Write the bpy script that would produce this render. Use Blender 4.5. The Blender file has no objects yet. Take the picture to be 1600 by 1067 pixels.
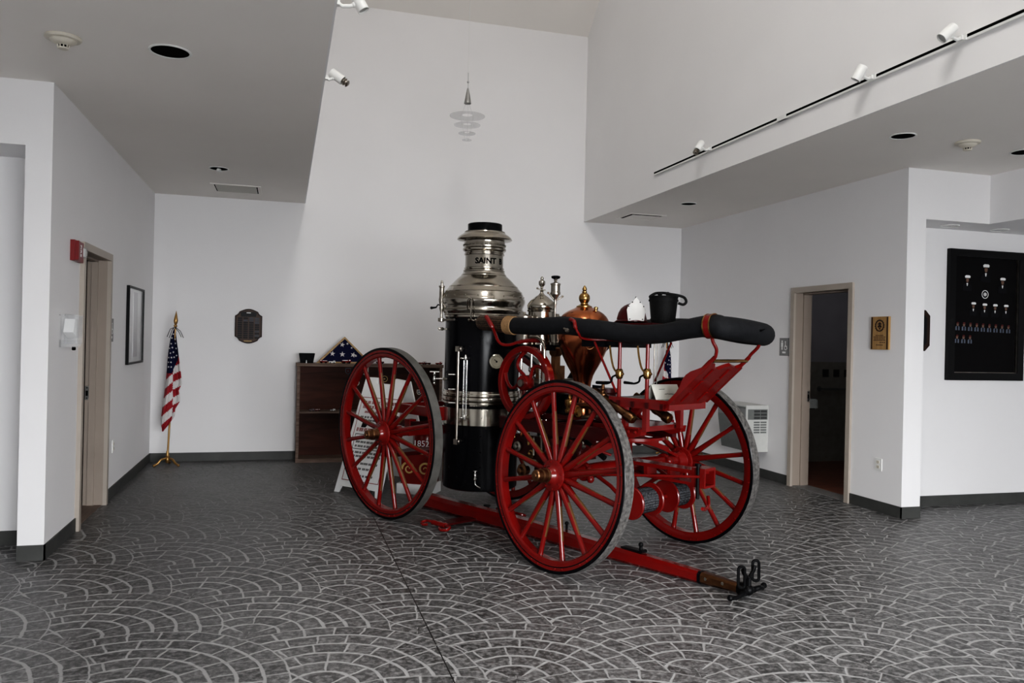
import bpy, math, random
import numpy as np
from mathutils import Vector, Matrix
random.seed(7)
PI = math.pi
COL = bpy.context.scene.collection

# ------------------------------------------------------------------ survey of the room (metres)
CAM_Z = 1.53
FPX = 1240.4
def _cam_axes(yaw=-.2791, pitch=-.0009, roll=.0225):
    cy, sn = math.cos(yaw), math.sin(yaw)
    Rz = np.array([[cy, -sn, 0], [sn, cy, 0], [0, 0, 1]])
    B = np.array([[1, 0, 0], [0, 0, -1], [0, 1, 0]])
    cp, sp = math.cos(pitch), math.sin(pitch)
    Rp = np.array([[1, 0, 0], [0, cp, sp], [0, -sp, cp]])
    cr, sr = math.cos(roll), math.sin(roll)
    Rr = np.array([[cr, -sr, 0], [sr, cr, 0], [0, 0, 1]])
    return Rr @ Rp @ B @ Rz.T
RR = _cam_axes()
C0 = np.array([0, 0, CAM_Z])
def ray(x, y): return RR.T @ np.array([(x - 800) / FPX, (y - 533.5) / FPX, 1.0])
def onX(x, y, X): d = ray(x, y); return C0 + d * (X / d[0])
def onY(x, y, Y): d = ray(x, y); return C0 + d * (Y / d[1])
def onZ(x, y, Z): d = ray(x, y); return C0 + d * ((Z - CAM_Z) / d[2])
# engine frame: u forward, v to the far side, w up
EF = np.array([.4555, -.8902]); EL = np.array([.8902, .4555]); EO = np.array([2.44, 5.196])
def E(x, y, v):
    """engine-frame point seen at x, y in the plane v"""
    d = ray(x, y); n = np.array([EL[0], EL[1], 0]); o = np.array([EO[0], EO[1], 0])
    t = (v - n @ (C0 - o)) / (n @ d); p = C0 + d * t; q = p[:2] - EO
    return (float(q @ EF), v, float(p[2]))
def eworld(u, v, w):
    q = EO + EF * u + EL * v
    return (q[0], q[1], w)

# ------------------------------------------------------------------ materials
def nt_new(name):
    m = bpy.data.materials.new(name); m.use_nodes = True
    nt = m.node_tree; b = nt.nodes['Principled BSDF']
    return m, nt, b
def mat(name, col, rough=.5, metal=0, noise=0, nscale=20, bump=0, coat=0, spec=.5, emit=None, bscale=None, trans=0, alpha=1, ior=1.45):
    m, nt, b = nt_new(name)
    b.inputs['Base Color'].default_value = (*col, 1)
    b.inputs['Roughness'].default_value = rough
    b.inputs['Metallic'].default_value = metal
    b.inputs['Specular IOR Level'].default_value = spec
    b.inputs['Coat Weight'].default_value = coat
    b.inputs['Coat Roughness'].default_value = .08
    b.inputs['Transmission Weight'].default_value = trans
    b.inputs['Alpha'].default_value = alpha
    b.inputs['IOR'].default_value = ior
    if emit:
        b.inputs['Emission Color'].default_value = (*emit[:3], 1); b.inputs['Emission Strength'].default_value = emit[3]
    tc = nt.nodes.new('ShaderNodeTexCoord')
    nz = nt.nodes.new('ShaderNodeTexNoise'); nz.inputs['Scale'].default_value = nscale; nz.inputs['Detail'].default_value = 5
    nt.links.new(tc.outputs['Object'], nz.inputs['Vector'])
    mx = nt.nodes.new('ShaderNodeMix'); mx.data_type = 'RGBA'; mx.blend_type = 'MULTIPLY'
    mx.inputs[0].default_value = 1
    mx.inputs[6].default_value = (*col, 1)
    cr = nt.nodes.new('ShaderNodeMapRange')
    cr.inputs['From Min'].default_value = .25; cr.inputs['From Max'].default_value = .75
    cr.inputs['To Min'].default_value = 1 - noise; cr.inputs['To Max'].default_value = 1 + noise * .6
    nt.links.new(nz.outputs['Fac'], cr.inputs['Value'])
    nt.links.new(cr.outputs['Result'], mx.inputs[7])
    nt.links.new(mx.outputs[2], b.inputs['Base Color'])
    if bump:
        n2 = nt.nodes.new('ShaderNodeTexNoise'); n2.inputs['Scale'].default_value = bscale or nscale * 3; n2.inputs['Detail'].default_value = 6
        nt.links.new(tc.outputs['Object'], n2.inputs['Vector'])
        bp = nt.nodes.new('ShaderNodeBump'); bp.inputs['Strength'].default_value = bump; bp.inputs['Distance'].default_value = .01
        nt.links.new(n2.outputs['Fac'], bp.inputs['Height']); nt.links.new(bp.outputs['Normal'], b.inputs['Normal'])
    return m
def wood(name, c1, c2, scale=3, rough=.5, axis='X', coat=0):
    m, nt, b = nt_new(name)
    tc = nt.nodes.new('ShaderNodeTexCoord'); mp = nt.nodes.new('ShaderNodeMapping')
    s = {'X': (1, 9, 9), 'Y': (9, 1, 9), 'Z': (9, 9, 1)}[axis]
    mp.inputs['Scale'].default_value = [k * scale for k in s]
    nz = nt.nodes.new('ShaderNodeTexNoise'); nz.inputs['Scale'].default_value = 1; nz.inputs['Detail'].default_value = 8; nz.inputs['Distortion'].default_value = .6
    cr = nt.nodes.new('ShaderNodeValToRGB'); cr.color_ramp.elements[0].position = .3; cr.color_ramp.elements[1].position = .7
    cr.color_ramp.elements[0].color = (*c1, 1); cr.color_ramp.elements[1].color = (*c2, 1)
    nt.links.new(tc.outputs['Object'], mp.inputs['Vector']); nt.links.new(mp.outputs['Vector'], nz.inputs['Vector'])
    nt.links.new(nz.outputs['Fac'], cr.inputs['Fac']); nt.links.new(cr.outputs['Color'], b.inputs['Base Color'])
    b.inputs['Roughness'].default_value = rough; b.inputs['Coat Weight'].default_value = coat; b.inputs['Specular IOR Level'].default_value = .25
    return m
M = {}
M['wall'] = mat('wall_paint', (.745, .735, .737), .75, noise=.025, nscale=1.2, bump=.04, bscale=260)
M['wall_up'] = mat('upper_wall_lit_tone', (.80, .79, .785), .75, noise=.02, nscale=1.2)  # wall colour made paler to stand in for stronger light up here
M['ceil'] = mat('ceiling_paint', (.80, .768, .73), .85, noise=.03, nscale=1.0, bump=.04, bscale=220)
M['base'] = mat('baseboard_vinyl', (.052, .053, .05), .55, noise=.2, nscale=6)
M['cream'] = mat('door_frame_paint', (.36, .315, .27), .45, noise=.06, nscale=5)
M['taupe'] = mat('door_edge_paint', (.27, .225, .19), .45, noise=.06, nscale=5)
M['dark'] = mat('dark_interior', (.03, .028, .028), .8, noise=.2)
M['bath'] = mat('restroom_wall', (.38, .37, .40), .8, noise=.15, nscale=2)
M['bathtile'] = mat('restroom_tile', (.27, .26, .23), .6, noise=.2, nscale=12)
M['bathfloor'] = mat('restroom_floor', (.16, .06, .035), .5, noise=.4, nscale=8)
M['lfloor'] = wood('side_room_floor', (.12, .085, .07), (.22, .17, .14), 2, .5, 'Y')
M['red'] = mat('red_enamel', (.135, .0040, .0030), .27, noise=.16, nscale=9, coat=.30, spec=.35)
M['redd'] = mat('dark_or_shaded_red_enamel', (.045, .0018, .0022), .4, noise=.2, nscale=9, coat=.1, spec=.3)
M['black'] = mat('black_enamel', (.003, .003, .0042), .22, noise=.2, spec=.16)
M['iron'] = mat('black_iron', (.0035, .0035, .004), .45, noise=.3, nscale=30, spec=.16)
M['tyre'] = mat('worn_tyre', (.125, .118, .112), .75, metal=.15, noise=.85, nscale=42, bump=.5, bscale=90)
M['tyre2'] = mat('smooth_tyre', (.10, .096, .088), .65, metal=.3, noise=.4, nscale=10, bump=.2, bscale=60)
M['nickel'] = mat('polished_nickel', (.40, .37, .32), .17, metal=1, noise=.14, nscale=5)
M['nickd'] = mat('dull_nickel', (.34, .31, .27), .3, metal=1, noise=.35, nscale=14)
M['chrome'] = mat('bright_steel', (.7, .69, .66), .18, metal=1, noise=.1)
M['copper'] = mat('polished_copper', (.40, .135, .06), .19, metal=1, noise=.25, nscale=6)
M['brass'] = mat('brass', (.36, .22, .085), .27, metal=1, noise=.25, nscale=18)
M['bronze'] = mat('aged_bronze', (.20, .10, .05), .33, metal=1, noise=.35, nscale=18)
M['gilt'] = mat('gilt_stripe', (.095, .045, .012), .5, noise=.3, nscale=20)
M['rubber'] = mat('black_rubber', (.010, .0105, .012), .7, noise=.3, nscale=30, bump=.2, bscale=160, spec=.22)
M['leather'] = mat('black_leather', (.005, .005, .005), .65, noise=.3, nscale=30, bump=.3, spec=.2)
M['rope'] = mat('tan_rope', (.22, .13, .06), .8, noise=.3, nscale=60, bump=.4)
M['cable'] = mat('black_cable', (.012, .013, .015), .35, noise=.3, nscale=60)
M['white'] = mat('white_paint', (.78, .78, .77), .45, noise=.03)
M['whiteplastic'] = mat('white_plastic', (.72, .72, .70), .4, noise=.03)
M['offwhite'] = mat('off_white_plastic', (.60, .56, .48), .5, noise=.05)
M['paper'] = mat('cream_paper', (.62, .61, .55), .8, noise=.05)
M['ink'] = mat('black_ink', (.008, .008, .009), .8, spec=.15)
M['redink'] = mat('red_ink', (.22, .012, .012), .7)
M['greysign'] = mat('grey_sign', (.20, .20, .20), .5, noise=.05)
M['flagred'] = mat('flag_red', (.27, .012, .02), .8, noise=.15, nscale=40)
M['flagwhite'] = mat('flag_white', (.58, .56, .55), .8, noise=.08, nscale=40)
M['flagblue'] = mat('flag_navy', (.010, .012, .040), .85, noise=.2, nscale=40, spec=.1)
M['oak'] = wood('oak_case', (.25, .16, .075), (.42, .29, .15), 4, .5)
M['shelfwood'] = wood('mahogany_panel', (.036, .011, .006), (.070, .022, .012), 2, .6, 'X', 0)
M['framewood'] = wood('worn_walnut', (.075, .048, .036), (.17, .125, .10), 4, .6, 'X')
M['plaquewood'] = wood('oak_plaque', (.28, .16, .06), (.40, .25, .11), 5, .45, 'Z')
M['darkwood'] = wood('dark_plaque_wood', (.014, .007, .005), (.032, .016, .011), 4, .55, 'Z', 0)
M['brownwood'] = wood('brown_plaque_wood', (.055, .036, .028), (.095, .065, .052), 4, .55, 'Z', 0)
M['blackplate'] = mat('black_nameplate', (.008, .008, .010), .4, noise=.3, spec=.2)
M['steelplate'] = mat('grey_nameplate', (.07, .075, .09), .5, noise=.3, spec=.25)
M['blackgloss'] = mat('black_frame', (.006, .006, .0065), .38, spec=.22)
M['boardfelt'] = mat('black_backing', (.006, .0055, .006), .75, noise=.1, spec=.12)
M['mirror'] = mat('mirror_glass', (.78, .78, .80), .05, metal=1)
M['glass'] = mat('clear_glass', (.9, .93, .93), .05, trans=.9, alpha=.35)
M['frost'] = mat('clear_acrylic', (.80, .81, .82), .15, trans=.3, alpha=.22)
M['disc'] = mat('pale_acrylic', (.70, .70, .72), .5, alpha=.22)
M['steel'] = mat('brushed_steel', (.42, .42, .41), .3, metal=1, noise=.1)
M['brasspole'] = mat('gold_pole', (.34, .20, .075), .35, metal=.8, noise=.15)
M['firered'] = mat('alarm_red', (.17, .012, .014), .4, noise=.05)
M['heater'] = mat('heater_enamel', (.46, .46, .44), .5, noise=.05)
M['heaterd'] = mat('heater_grey', (.13, .135, .13), .5, noise=.1)
M['grille'] = mat('heater_grille', (.035, .036, .036), .5)
M['skin'] = mat('printed_skin', (.15, .095, .072), .85, spec=.1)
M['uniform'] = mat('printed_blue_shirt', (.10, .115, .15), .85, spec=.1)
M['maroon'] = mat('printed_maroon', (.08, .022, .022), .85, spec=.1)
M['greymat'] = mat('grey_rubber_mat', (.17, .165, .16), .6, noise=.2)
M['cream2'] = mat('gauge_face', (.55, .50, .38), .5, noise=.1)
M['goldpaint'] = mat('gold_paint', (.50, .34, .13), .45, noise=.2)
M['slot'] = mat('dark_slot', (.004, .004, .004), .9, spec=.03)
M['shieldwhite'] = mat('shield_white', (.56, .55, .53), .6, noise=.06)
M['print'] = mat('glazed_print', (.52, .52, .53), .3, coat=1)
M['printd'] = mat('grey_print', (.30, .30, .31), .3, coat=1)
M['ventpaint'] = mat('vent_paint', (.52, .51, .47), .8)
M['darkuniform'] = mat('printed_dark_uniform', (.010, .010, .012), .8, spec=.1)

# perforated nickel-brass of the suction strainer
def strainer_mat():
    m, nt, b = nt_new('perforated_strainer')
    tc = nt.nodes.new('ShaderNodeTexCoord')
    v = nt.nodes.new('ShaderNodeTexVoronoi'); v.inputs['Scale'].default_value = 70; v.inputs['Randomness'].default_value = .25
    nt.links.new(tc.outputs['Object'], v.inputs['Vector'])
    cr = nt.nodes.new('ShaderNodeValToRGB'); cr.color_ramp.elements[0].position = .42; cr.color_ramp.elements[1].position = .52
    cr.color_ramp.elements[0].color = (.008, .006, .005, 1); cr.color_ramp.elements[1].color = (.12, .075, .045, 1)
    nt.links.new(v.outputs['Distance'], cr.inputs['Fac']); nt.links.new(cr.outputs['Color'], b.inputs['Base Color'])
    b.inputs['Roughness'].default_value = .45; b.inputs['Metallic'].default_value = .5
    return m
M['strainer'] = strainer_mat()
def cable_mat():
    m, nt, b = nt_new('braided_cable')
    tc = nt.nodes.new('ShaderNodeTexCoord'); v = nt.nodes.new('ShaderNodeTexVoronoi'); v.inputs['Scale'].default_value = 55; v.inputs['Randomness'].default_value = .3
    nt.links.new(tc.outputs['Object'], v.inputs['Vector'])
    cr = nt.nodes.new('ShaderNodeValToRGB'); cr.color_ramp.elements[0].position = .25; cr.color_ramp.elements[1].position = .6
    cr.color_ramp.elements[0].color = (.05, .052, .058, 1); cr.color_ramp.elements[1].color = (.004, .004, .005, 1)
    nt.links.new(v.outputs['Distance'], cr.inputs['Fac']); nt.links.new(cr.outputs['Color'], b.inputs['Base Color'])
    bp = nt.nodes.new('ShaderNodeBump'); bp.inputs['Strength'].default_value = .8; bp.inputs['Distance'].default_value = .01; bp.invert = True
    nt.links.new(v.outputs['Distance'], bp.inputs['Height']); nt.links.new(bp.outputs['Normal'], b.inputs['Normal'])
    b.inputs['Roughness'].default_value = .5; b.inputs['Specular IOR Level'].default_value = .3
    return m
M['cable'] = cable_mat()

# ---- node arithmetic
class X:
    nt = None
    def __init__(s, sock): s.s = sock
    @staticmethod
    def op(o, *a):
        n = X.nt.nodes.new('ShaderNodeMath'); n.operation = o
        for i, k in enumerate(a):
            if isinstance(k, X): X.nt.links.new(k.s, n.inputs[i])
            else: n.inputs[i].default_value = k
        return X(n.outputs[0])
    def __add__(a, b): return X.op('ADD', a, b)
    __radd__ = __add__
    def __sub__(a, b): return X.op('SUBTRACT', a, b)
    def __rsub__(a, b): return X.op('SUBTRACT', b, a)
    def __mul__(a, b): return X.op('MULTIPLY', a, b)
    __rmul__ = __mul__
    def __truediv__(a, b): return X.op('DIVIDE', a, b)
    def __rtruediv__(a, b): return X.op('DIVIDE', b, a)
    def __neg__(a): return X.op('MULTIPLY', a, -1)
    def lt(a, b): return X.op('LESS_THAN', a, b)
def fl(a): return X.op('FLOOR', a)
def mn(a, b): return X.op('MINIMUM', a, b)
def mxx(a, b): return X.op('MAXIMUM', a, b)
def lerp(a, b, t): return a + (b - a) * t

def floor_material():
    m, nt, b = nt_new('stamped_fan_paving'); X.nt = nt
    tc = nt.nodes.new('ShaderNodeTexCoord')
    nzw = nt.nodes.new('ShaderNodeTexNoise'); nzw.inputs['Scale'].default_value = 7; nzw.inputs['Detail'].default_value = 3
    nt.links.new(tc.outputs['Object'], nzw.inputs['Vector'])
    sepn = nt.nodes.new('ShaderNodeSeparateColor'); nt.links.new(nzw.outputs['Color'], sepn.inputs[0])
    sp = nt.nodes.new('ShaderNodeSeparateXYZ'); nt.links.new(tc.outputs['Object'], sp.inputs[0])
    px = X(sp.outputs[0]) + (X(sepn.outputs[0]) - .5) * .035
    py = X(sp.outputs[1]) + (X(sepn.outputs[1]) - .5) * .035
    ph = math.radians(-8); c, s_ = math.cos(ph), math.sin(ph)
    dx_, dy_ = px - (-1.0), py - 4.37
    x = dx_ * c + dy_ * s_; y = dy_ * c - dx_ * s_
    W, h, R, S, Bk = .86, .645, .725, .114, .15
    k0 = X.op('CEIL', (y - R) / h)
    def row(k):
        par = k - 2 * fl(k / 2)
        xx = x - par * (W / 2)
        i = fl(xx / W); da = xx - i * W; db = da - W; yy = y - k * h
        ra = X.op('SQRT', da * da + yy * yy); rb = X.op('SQRT', db * db + yy * yy)
        ia = ra.lt(R); ib = rb.lt(R)
        return lerp(db, da, ia), yy, lerp(i + 1, i, ia), mxx(ia, ib)
    dx0, dy0, i0, ins = row(k0); k1 = k0 + 1; dx1, dy1, i1, _ = row(k1)
    dx = lerp(dx1, dx0, ins); dy = lerp(dy1, dy0, ins); fi = lerp(i1, i0, ins); fk = lerp(k1, k0, ins)
    r = X.op('SQRT', dx * dx + dy * dy)
    rho = (R - r) / S
    ii = fl(rho); th = X.op('ARCTAN2', dy, dx) / PI
    nA = mxx(X.op('ROUND', (R - (ii + .5) * S) * PI / Bk), 2)
    sg = th * nA + (ii - 2 * fl(ii / 2)) * .5
    fr = rho - fl(rho); fs = sg - fl(sg)
    fr = lerp(fr, mn(fr, .5), 1 - ii.lt(4.5)); fr = lerp(fr, .5, 1 - ii.lt(5.5))
    d1 = mn(fr, 1 - fr) * S; d2 = mn(fs, 1 - fs) * Bk + .003
    d = mn(d1, d2)
    g = .0062 + (X(sepn.outputs[2]) - .5) * .010
    t = X.op('MULTIPLY', (d - g) / .0045, 1)
    t = mn(mxx(t, 0), 1)
    cmb = nt.nodes.new('ShaderNodeCombineXYZ')
    key = fi * 7.31 + fk * 13.7 + ii * 3.17; key2 = fl(sg) * 1.37 + fk * .61
    nt.links.new(key.s, cmb.inputs[0]); nt.links.new(key2.s, cmb.inputs[1])
    wn = nt.nodes.new('ShaderNodeTexWhiteNoise'); nt.links.new(cmb.outputs[0], wn.inputs['Vector'])
    fine = nt.nodes.new('ShaderNodeTexNoise'); fine.inputs['Scale'].default_value = 30; fine.inputs['Detail'].default_value = 8; fine.inputs['Roughness'].default_value = .7
    nt.links.new(tc.outputs['Object'], fine.inputs['Vector'])
    big = nt.nodes.new('ShaderNodeTexNoise'); big.inputs['Scale'].default_value = .8; big.inputs['Detail'].default_value = 3
    nt.links.new(tc.outputs['Object'], big.inputs['Vector'])
    F_, Bg = X(fine.outputs['Fac']), X(big.outputs['Fac'])
    val = .024 + X(wn.outputs['Value']) * .026 + mxx(F_ - .44, 0) * .62 + (Bg - .5) * .05
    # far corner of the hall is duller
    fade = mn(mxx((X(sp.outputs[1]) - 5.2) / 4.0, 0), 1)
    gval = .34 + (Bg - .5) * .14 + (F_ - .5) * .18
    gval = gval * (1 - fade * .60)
    near_lit = mn(mxx((6.0 - X(sp.outputs[1])) / 2.6, 0), 1)  # paving lightened towards the viewer, foreground light put into its colour
    val = val * (1 + near_lit * .75); gval = gval * (1 + near_lit * .12)
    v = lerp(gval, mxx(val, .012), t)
    wx, wy = X(sp.outputs[0]), X(sp.outputs[1])
    def near(a, w): return X.op('ABSOLUTE', a).lt(w)
    v = lerp(v, X(fine.outputs['Fac']) * .02, near(wx - .762, .0035))
    v = lerp(v, .26, mxx(near(wx + 1.5, .003) * wy.lt(5.93), near(wy - 3.90 + (wx - .8) * .012 + (X(sepn.outputs[0]) - .5) * .06, .0035)))
    comb = nt.nodes.new('ShaderNodeCombineColor')
    nt.links.new(v.s, comb.inputs[0]); nt.links.new((v * .985).s, comb.inputs[1]); nt.links.new((v * .975).s, comb.inputs[2])
    nt.links.new(comb.outputs[0], b.inputs['Base Color'])
    rg = .42 + (F_ - .5) * .35 + (1 - t) * .2
    nt.links.new(rg.s, b.inputs['Roughness'])
    b.inputs['Specular IOR Level'].default_value = .45
    hgt = t * .5 + F_ * .55
    bp = nt.nodes.new('ShaderNodeBump'); bp.inputs['Strength'].default_value = .5; bp.inputs['Distance'].default_value = .008
    nt.links.new(hgt.s, bp.inputs['Height']); nt.links.new(bp.outputs['Normal'], b.inputs['Normal'])
    return m
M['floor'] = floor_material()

# ------------------------------------------------------------------ mesh builder
class MB:
    def __init__(s): s.v = []; s.f = []; s.mi = []; s.sm = []
    def add(s, vs, fs, mi=0, smooth=True):
        o = len(s.v); s.v += [tuple(float(k) for k in p) for p in vs]
        for f in fs: s.f.append([i + o for i in f]); s.mi.append(mi); s.sm.append(smooth)
        return s
    def box(s, a, b, mi=0, M4=None, bevel=0):
        x0, y0, z0 = [min(a[i], b[i]) for i in range(3)]; x1, y1, z1 = [max(a[i], b[i]) for i in range(3)]
        vs = [(x, y, z) for z in (z0, z1) for y in (y0, y1) for x in (x0, x1)]
        if M4 is not None: vs = [M4 @ Vector(p) for p in vs]
        return s.add(vs, [(0, 2, 3, 1), (4, 5, 7, 6), (0, 1, 5, 4), (2, 6, 7, 3), (0, 4, 6, 2), (1, 3, 7, 5)], mi, False)
    def prism(s, poly, d0, d1, fn, mi=0):
        """poly 2D, fn(x, y, d) -> 3D point"""
        n = len(poly); vs = [fn(x, y, d0) for x, y in poly] + [fn(x, y, d1) for x, y in poly]
        fs = [list(range(n))[::-1], list(range(n, 2 * n))] + [[i, (i + 1) % n, n + (i + 1) % n, n + i] for i in range(n)]
        return s.add(vs, fs, mi, False)
    def poly(s, pts, mi=0): return s.add(pts, [list(range(len(pts)))], mi, False)
    def lathe(s, prof, o=(0, 0, 0), ax=(0, 0, 1), n=32, mi=0, cap=True):
        """prof: (radius, height) along ax from o; mi int or list per ring"""
        ax = Vector(ax).normalized(); t = Vector((1, 0, 0)) if abs(ax.x) < .8 else Vector((0, 1, 0))
        e1 = ax.cross(t).normalized(); e2 = ax.cross(e1); o = Vector(o)
        vs = []
        for r, h in prof:
            for i in range(n):
                a = 2 * PI * i / n
                vs.append(o + ax * h + (e1 * math.cos(a) + e2 * math.sin(a)) * r)
        base = len(s.v); s.v += [tuple(p) for p in vs]
        for j in range(len(prof) - 1):
            for i in range(n):
                k = (i + 1) % n
                s.f.append([base + j * n + i, base + (j + 1) * n + i, base + (j + 1) * n + k, base + j * n + k][::-1])
                s.mi.append(mi if isinstance(mi, int) else mi[j]); s.sm.append(True)
        if cap:
            for j, rev in ((0, False), (len(prof) - 1, True)):
                if prof[j][0] > 1e-5:
                    f = [base + j * n + i for i in range(n)]
                    s.f.append(f[::-1] if not rev else f); s.mi.append(mi if isinstance(mi, int) else mi[min(j, len(prof) - 2)]); s.sm.append(False)
        return s
    def cyl(s, a, b, r0, r1=None, n=14, mi=0):
        a, b = Vector(a), Vector(b); r1 = r0 if r1 is None else r1
        d = (b - a)
        return s.lathe([(r0, 0), (r1, d.length)], a, d, n, mi)
    def sph(s, c, r, n=14, mi=0, sc=(1, 1, 1)):
        k = max(4, n // 2); b0 = len(s.v)
        s.lathe([(max(1e-4, r * math.sin(PI * j / k)), -r * math.cos(PI * j / k)) for j in range(k + 1)], (0, 0, 0), (0, 0, 1), n, mi, False)
        for i in range(b0, len(s.v)):
            p = s.v[i]; s.v[i] = (c[0] + p[0] * sc[0], c[1] + p[1] * sc[1], c[2] + p[2] * sc[2])
        return s
    def tube(s, pts, r, n=10, mi=0, closed=False, flat=1.0):
        pts = [Vector(p) for p in pts]; m = len(pts); rs = r if isinstance(r, (list, tuple)) else [r] * m
        up = Vector((0, 0, 1)); rings = []
        prev = None
        for i in range(m):
            if closed: d = pts[(i + 1) % m] - pts[i - 1]
            else: d = pts[min(i + 1, m - 1)] - pts[max(i - 1, 0)]
            d = d.normalized() if d.length > 1e-9 else Vector((1, 0, 0))
            if prev is None:
                q = up if abs(d.z) < .9 else Vector((1, 0, 0))
                e1 = d.cross(q).normalized()
            else:
                e1 = (prev - d * prev.dot(d)); e1 = e1.normalized() if e1.length > 1e-6 else d.orthogonal().normalized()
            prev = e1; e2 = d.cross(e1)
            rings.append([pts[i] + (e1 * math.cos(2 * PI * k / n) + e2 * math.sin(2 * PI * k / n) * flat) * rs[i] for k in range(n)])
        b0 = len(s.v); s.v += [tuple(p) for q in rings for p in q]
        for j in range(m if closed else m - 1):
            for k in range(n):
                a = b0 + j * n; b = b0 + ((j + 1) % m) * n; kk = (k + 1) % n
                s.f.append([a + k, a + kk, b + kk, b + k]); s.mi.append(mi); s.sm.append(True)
        if not closed:
            s.f.append([b0 + k for k in range(n)][::-1]); s.mi.append(mi); s.sm.append(False)
            s.f.append([b0 + (m - 1) * n + k for k in range(n)]); s.mi.append(mi); s.sm.append(False)
        return s
    def ring(s, prof, n=64, mi=0, axis='Y', c=(0, 0, 0)):
        """closed profile (radius, axial) swept round an axis; mi may be a list per profile edge"""
        k = len(prof); b0 = len(s.v)
        for i in range(n):
            a = 2 * PI * i / n
            for r, h in prof:
                x, z = r * math.cos(a), r * math.sin(a)
                p = (x, h, z) if axis == 'Y' else ((x, z, h) if axis == 'Z' else (h, x, z))
                s.v.append((p[0] + c[0], p[1] + c[1], p[2] + c[2]))
        for i in range(n):
            j = (i + 1) % n
            for q in range(k):
                q2 = (q + 1) % k
                s.f.append([b0 + i * k + q, b0 + i * k + q2, b0 + j * k + q2, b0 + j * k + q])
                s.mi.append(mi if isinstance(mi, int) else mi[q]); s.sm.append(True)
        return s
    def build(s, name, mats, parent=None, loc=None, rot=None, angle=35):
        me = bpy.data.meshes.new(name); me.from_pydata(s.v, [], s.f)
        if not isinstance(mats, (list, tuple)): mats = [mats]
        for m in mats: me.materials.append(M[m] if isinstance(m, str) else m)
        me.polygons.foreach_set('material_index', s.mi); me.polygons.foreach_set('use_smooth', s.sm)
        me.update(); me.validate()
        import bmesh
        bm = bmesh.new(); bm.from_mesh(me); bmesh.ops.recalc_face_normals(bm, faces=bm.faces); bm.to_mesh(me); bm.free()
        try: me.set_sharp_from_angle(angle=math.radians(angle))
        except Exception: pass
        o = bpy.data.objects.new(name, me); COL.objects.link(o)
        if parent is not None: o.parent = parent
        if loc is not None: o.location = loc
        if rot is not None: o.rotation_euler = rot
        return o
def smooth_path(pts, n=6):
    P = [Vector(p) for p in pts]; out = []
    for i in range(len(P) - 1):
        p0 = P[max(i - 1, 0)]; p1 = P[i]; p2 = P[i + 1]; p3 = P[min(i + 2, len(P) - 1)]
        for k in range(n):
            t = k / n
            out.append(.5 * ((2 * p1) + (p2 - p0) * t + (2 * p0 - 5 * p1 + 4 * p2 - p3) * t * t + (3 * p1 - p0 - 3 * p2 + p3) * t ** 3))
    out.append(P[-1]); return out
def tag(o, label=None, cat=None, group=None, kind=None):
    if label: o['label'] = label
    if cat: o['category'] = cat
    if group: o['group'] = group
    if kind: o['kind'] = kind
    return o
def empty(name, loc=(0, 0, 0), rz=0, parent=None):
    o = bpy.data.objects.new(name, None); COL.objects.link(o); o.location = loc; o.rotation_euler = (0, 0, rz)
    o.empty_display_size = .1
    if parent: o.parent = parent
    return o
def copy_tree(o, parent=None):
    c = o.copy(); COL.objects.link(c); c.parent = parent
    for ch in list(o.children): copy_tree(ch, c)
    return c
def text_mesh(name, body, size, mt, parent=None, loc=(0, 0, 0), rot=(0, 0, 0), align='CENTER', ext=.0008, bend=None, bold=0):
    cu = bpy.data.curves.new(name, 'FONT'); cu.body = body; cu.size = size; cu.align_x = align; cu.align_y = 'CENTER'; cu.extrude = ext; cu.offset = bold
    cu.resolution_u = 3
    t = bpy.data.objects.new(name + '_src', cu); COL.objects.link(t)
    dg = bpy.context.evaluated_depsgraph_get(); me = bpy.data.meshes.new_from_object(t.evaluated_get(dg))
    bpy.data.objects.remove(t); bpy.data.curves.remove(cu)
    if bend:  # wrap on a cylinder of radius bend about local z-of-lathe: x -> angle
        for v in me.vertices:
            a = v.co.x / bend; rr = bend + v.co.z
            v.co = Vector((rr * math.cos(a), rr * math.sin(a), v.co.y))
    me.materials.clear(); me.materials.append(M[mt])
    o = bpy.data.objects.new(name, me); COL.objects.link(o)
    if parent: o.parent = parent
    o.location = loc; o.rotation_euler = rot
    return o
# ================================================================== THE SETTING
WF_ = -2.4
XL, XR, YB, YP, ZL, SL, SR = -1.51, 5.40, 10.21, 5.93, 3.18, .215, 3.913
def boxes(name, lst, m, kind='structure', parent=None):
    b = MB()
    for a, c in lst: b.box(a, c)
    o = b.build(name, m, parent)
    if kind and parent is None: o['kind'] = kind
    return o
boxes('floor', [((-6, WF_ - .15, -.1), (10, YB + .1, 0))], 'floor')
boxes('pavement', [((-12, -14, -.12), (18, WF_ - .15, -.02))], 'greymat')
boxes('wall_back', [((XL - .16, YB, 0), (XR + .205, YB + .12, 9))], 'wall')
D1 = (6.775, 7.715, 2.165)     # left doorway
D2 = (6.655, 7.55, 2.135)      # right doorway
boxes('wall_left', [((XL - .16, YP, 0), (XL, D1[0], ZL)), ((XL - .16, D1[1], 0), (XL, YB, ZL)), ((XL - .16, D1[0], D1[2]), (XL, D1[1], ZL))], 'wall')
boxes('wall_right', [((XR, YP, 0), (XR + .205, D2[0], ZL)), ((XR, D2[1], 0), (XR + .205, YB, ZL)), ((XR, D2[0], D2[2]), (XR + .205, D2[1], ZL))], 'wall')
boxes('wall_left_header', [((-6, YP, 2.75), (XL - .16, 6.39, ZL))], 'wall')
boxes('wall_left_recess', [((-6, 6.39, 0), (XL - .16, 6.47, 2.75))], 'wall')
boxes('wall_right_header', [((XR + .205, YP, 2.725), (9, 6.35, ZL)), ((6.33, -4, 2.725), (9, YP, ZL))], 'wall')
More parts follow.
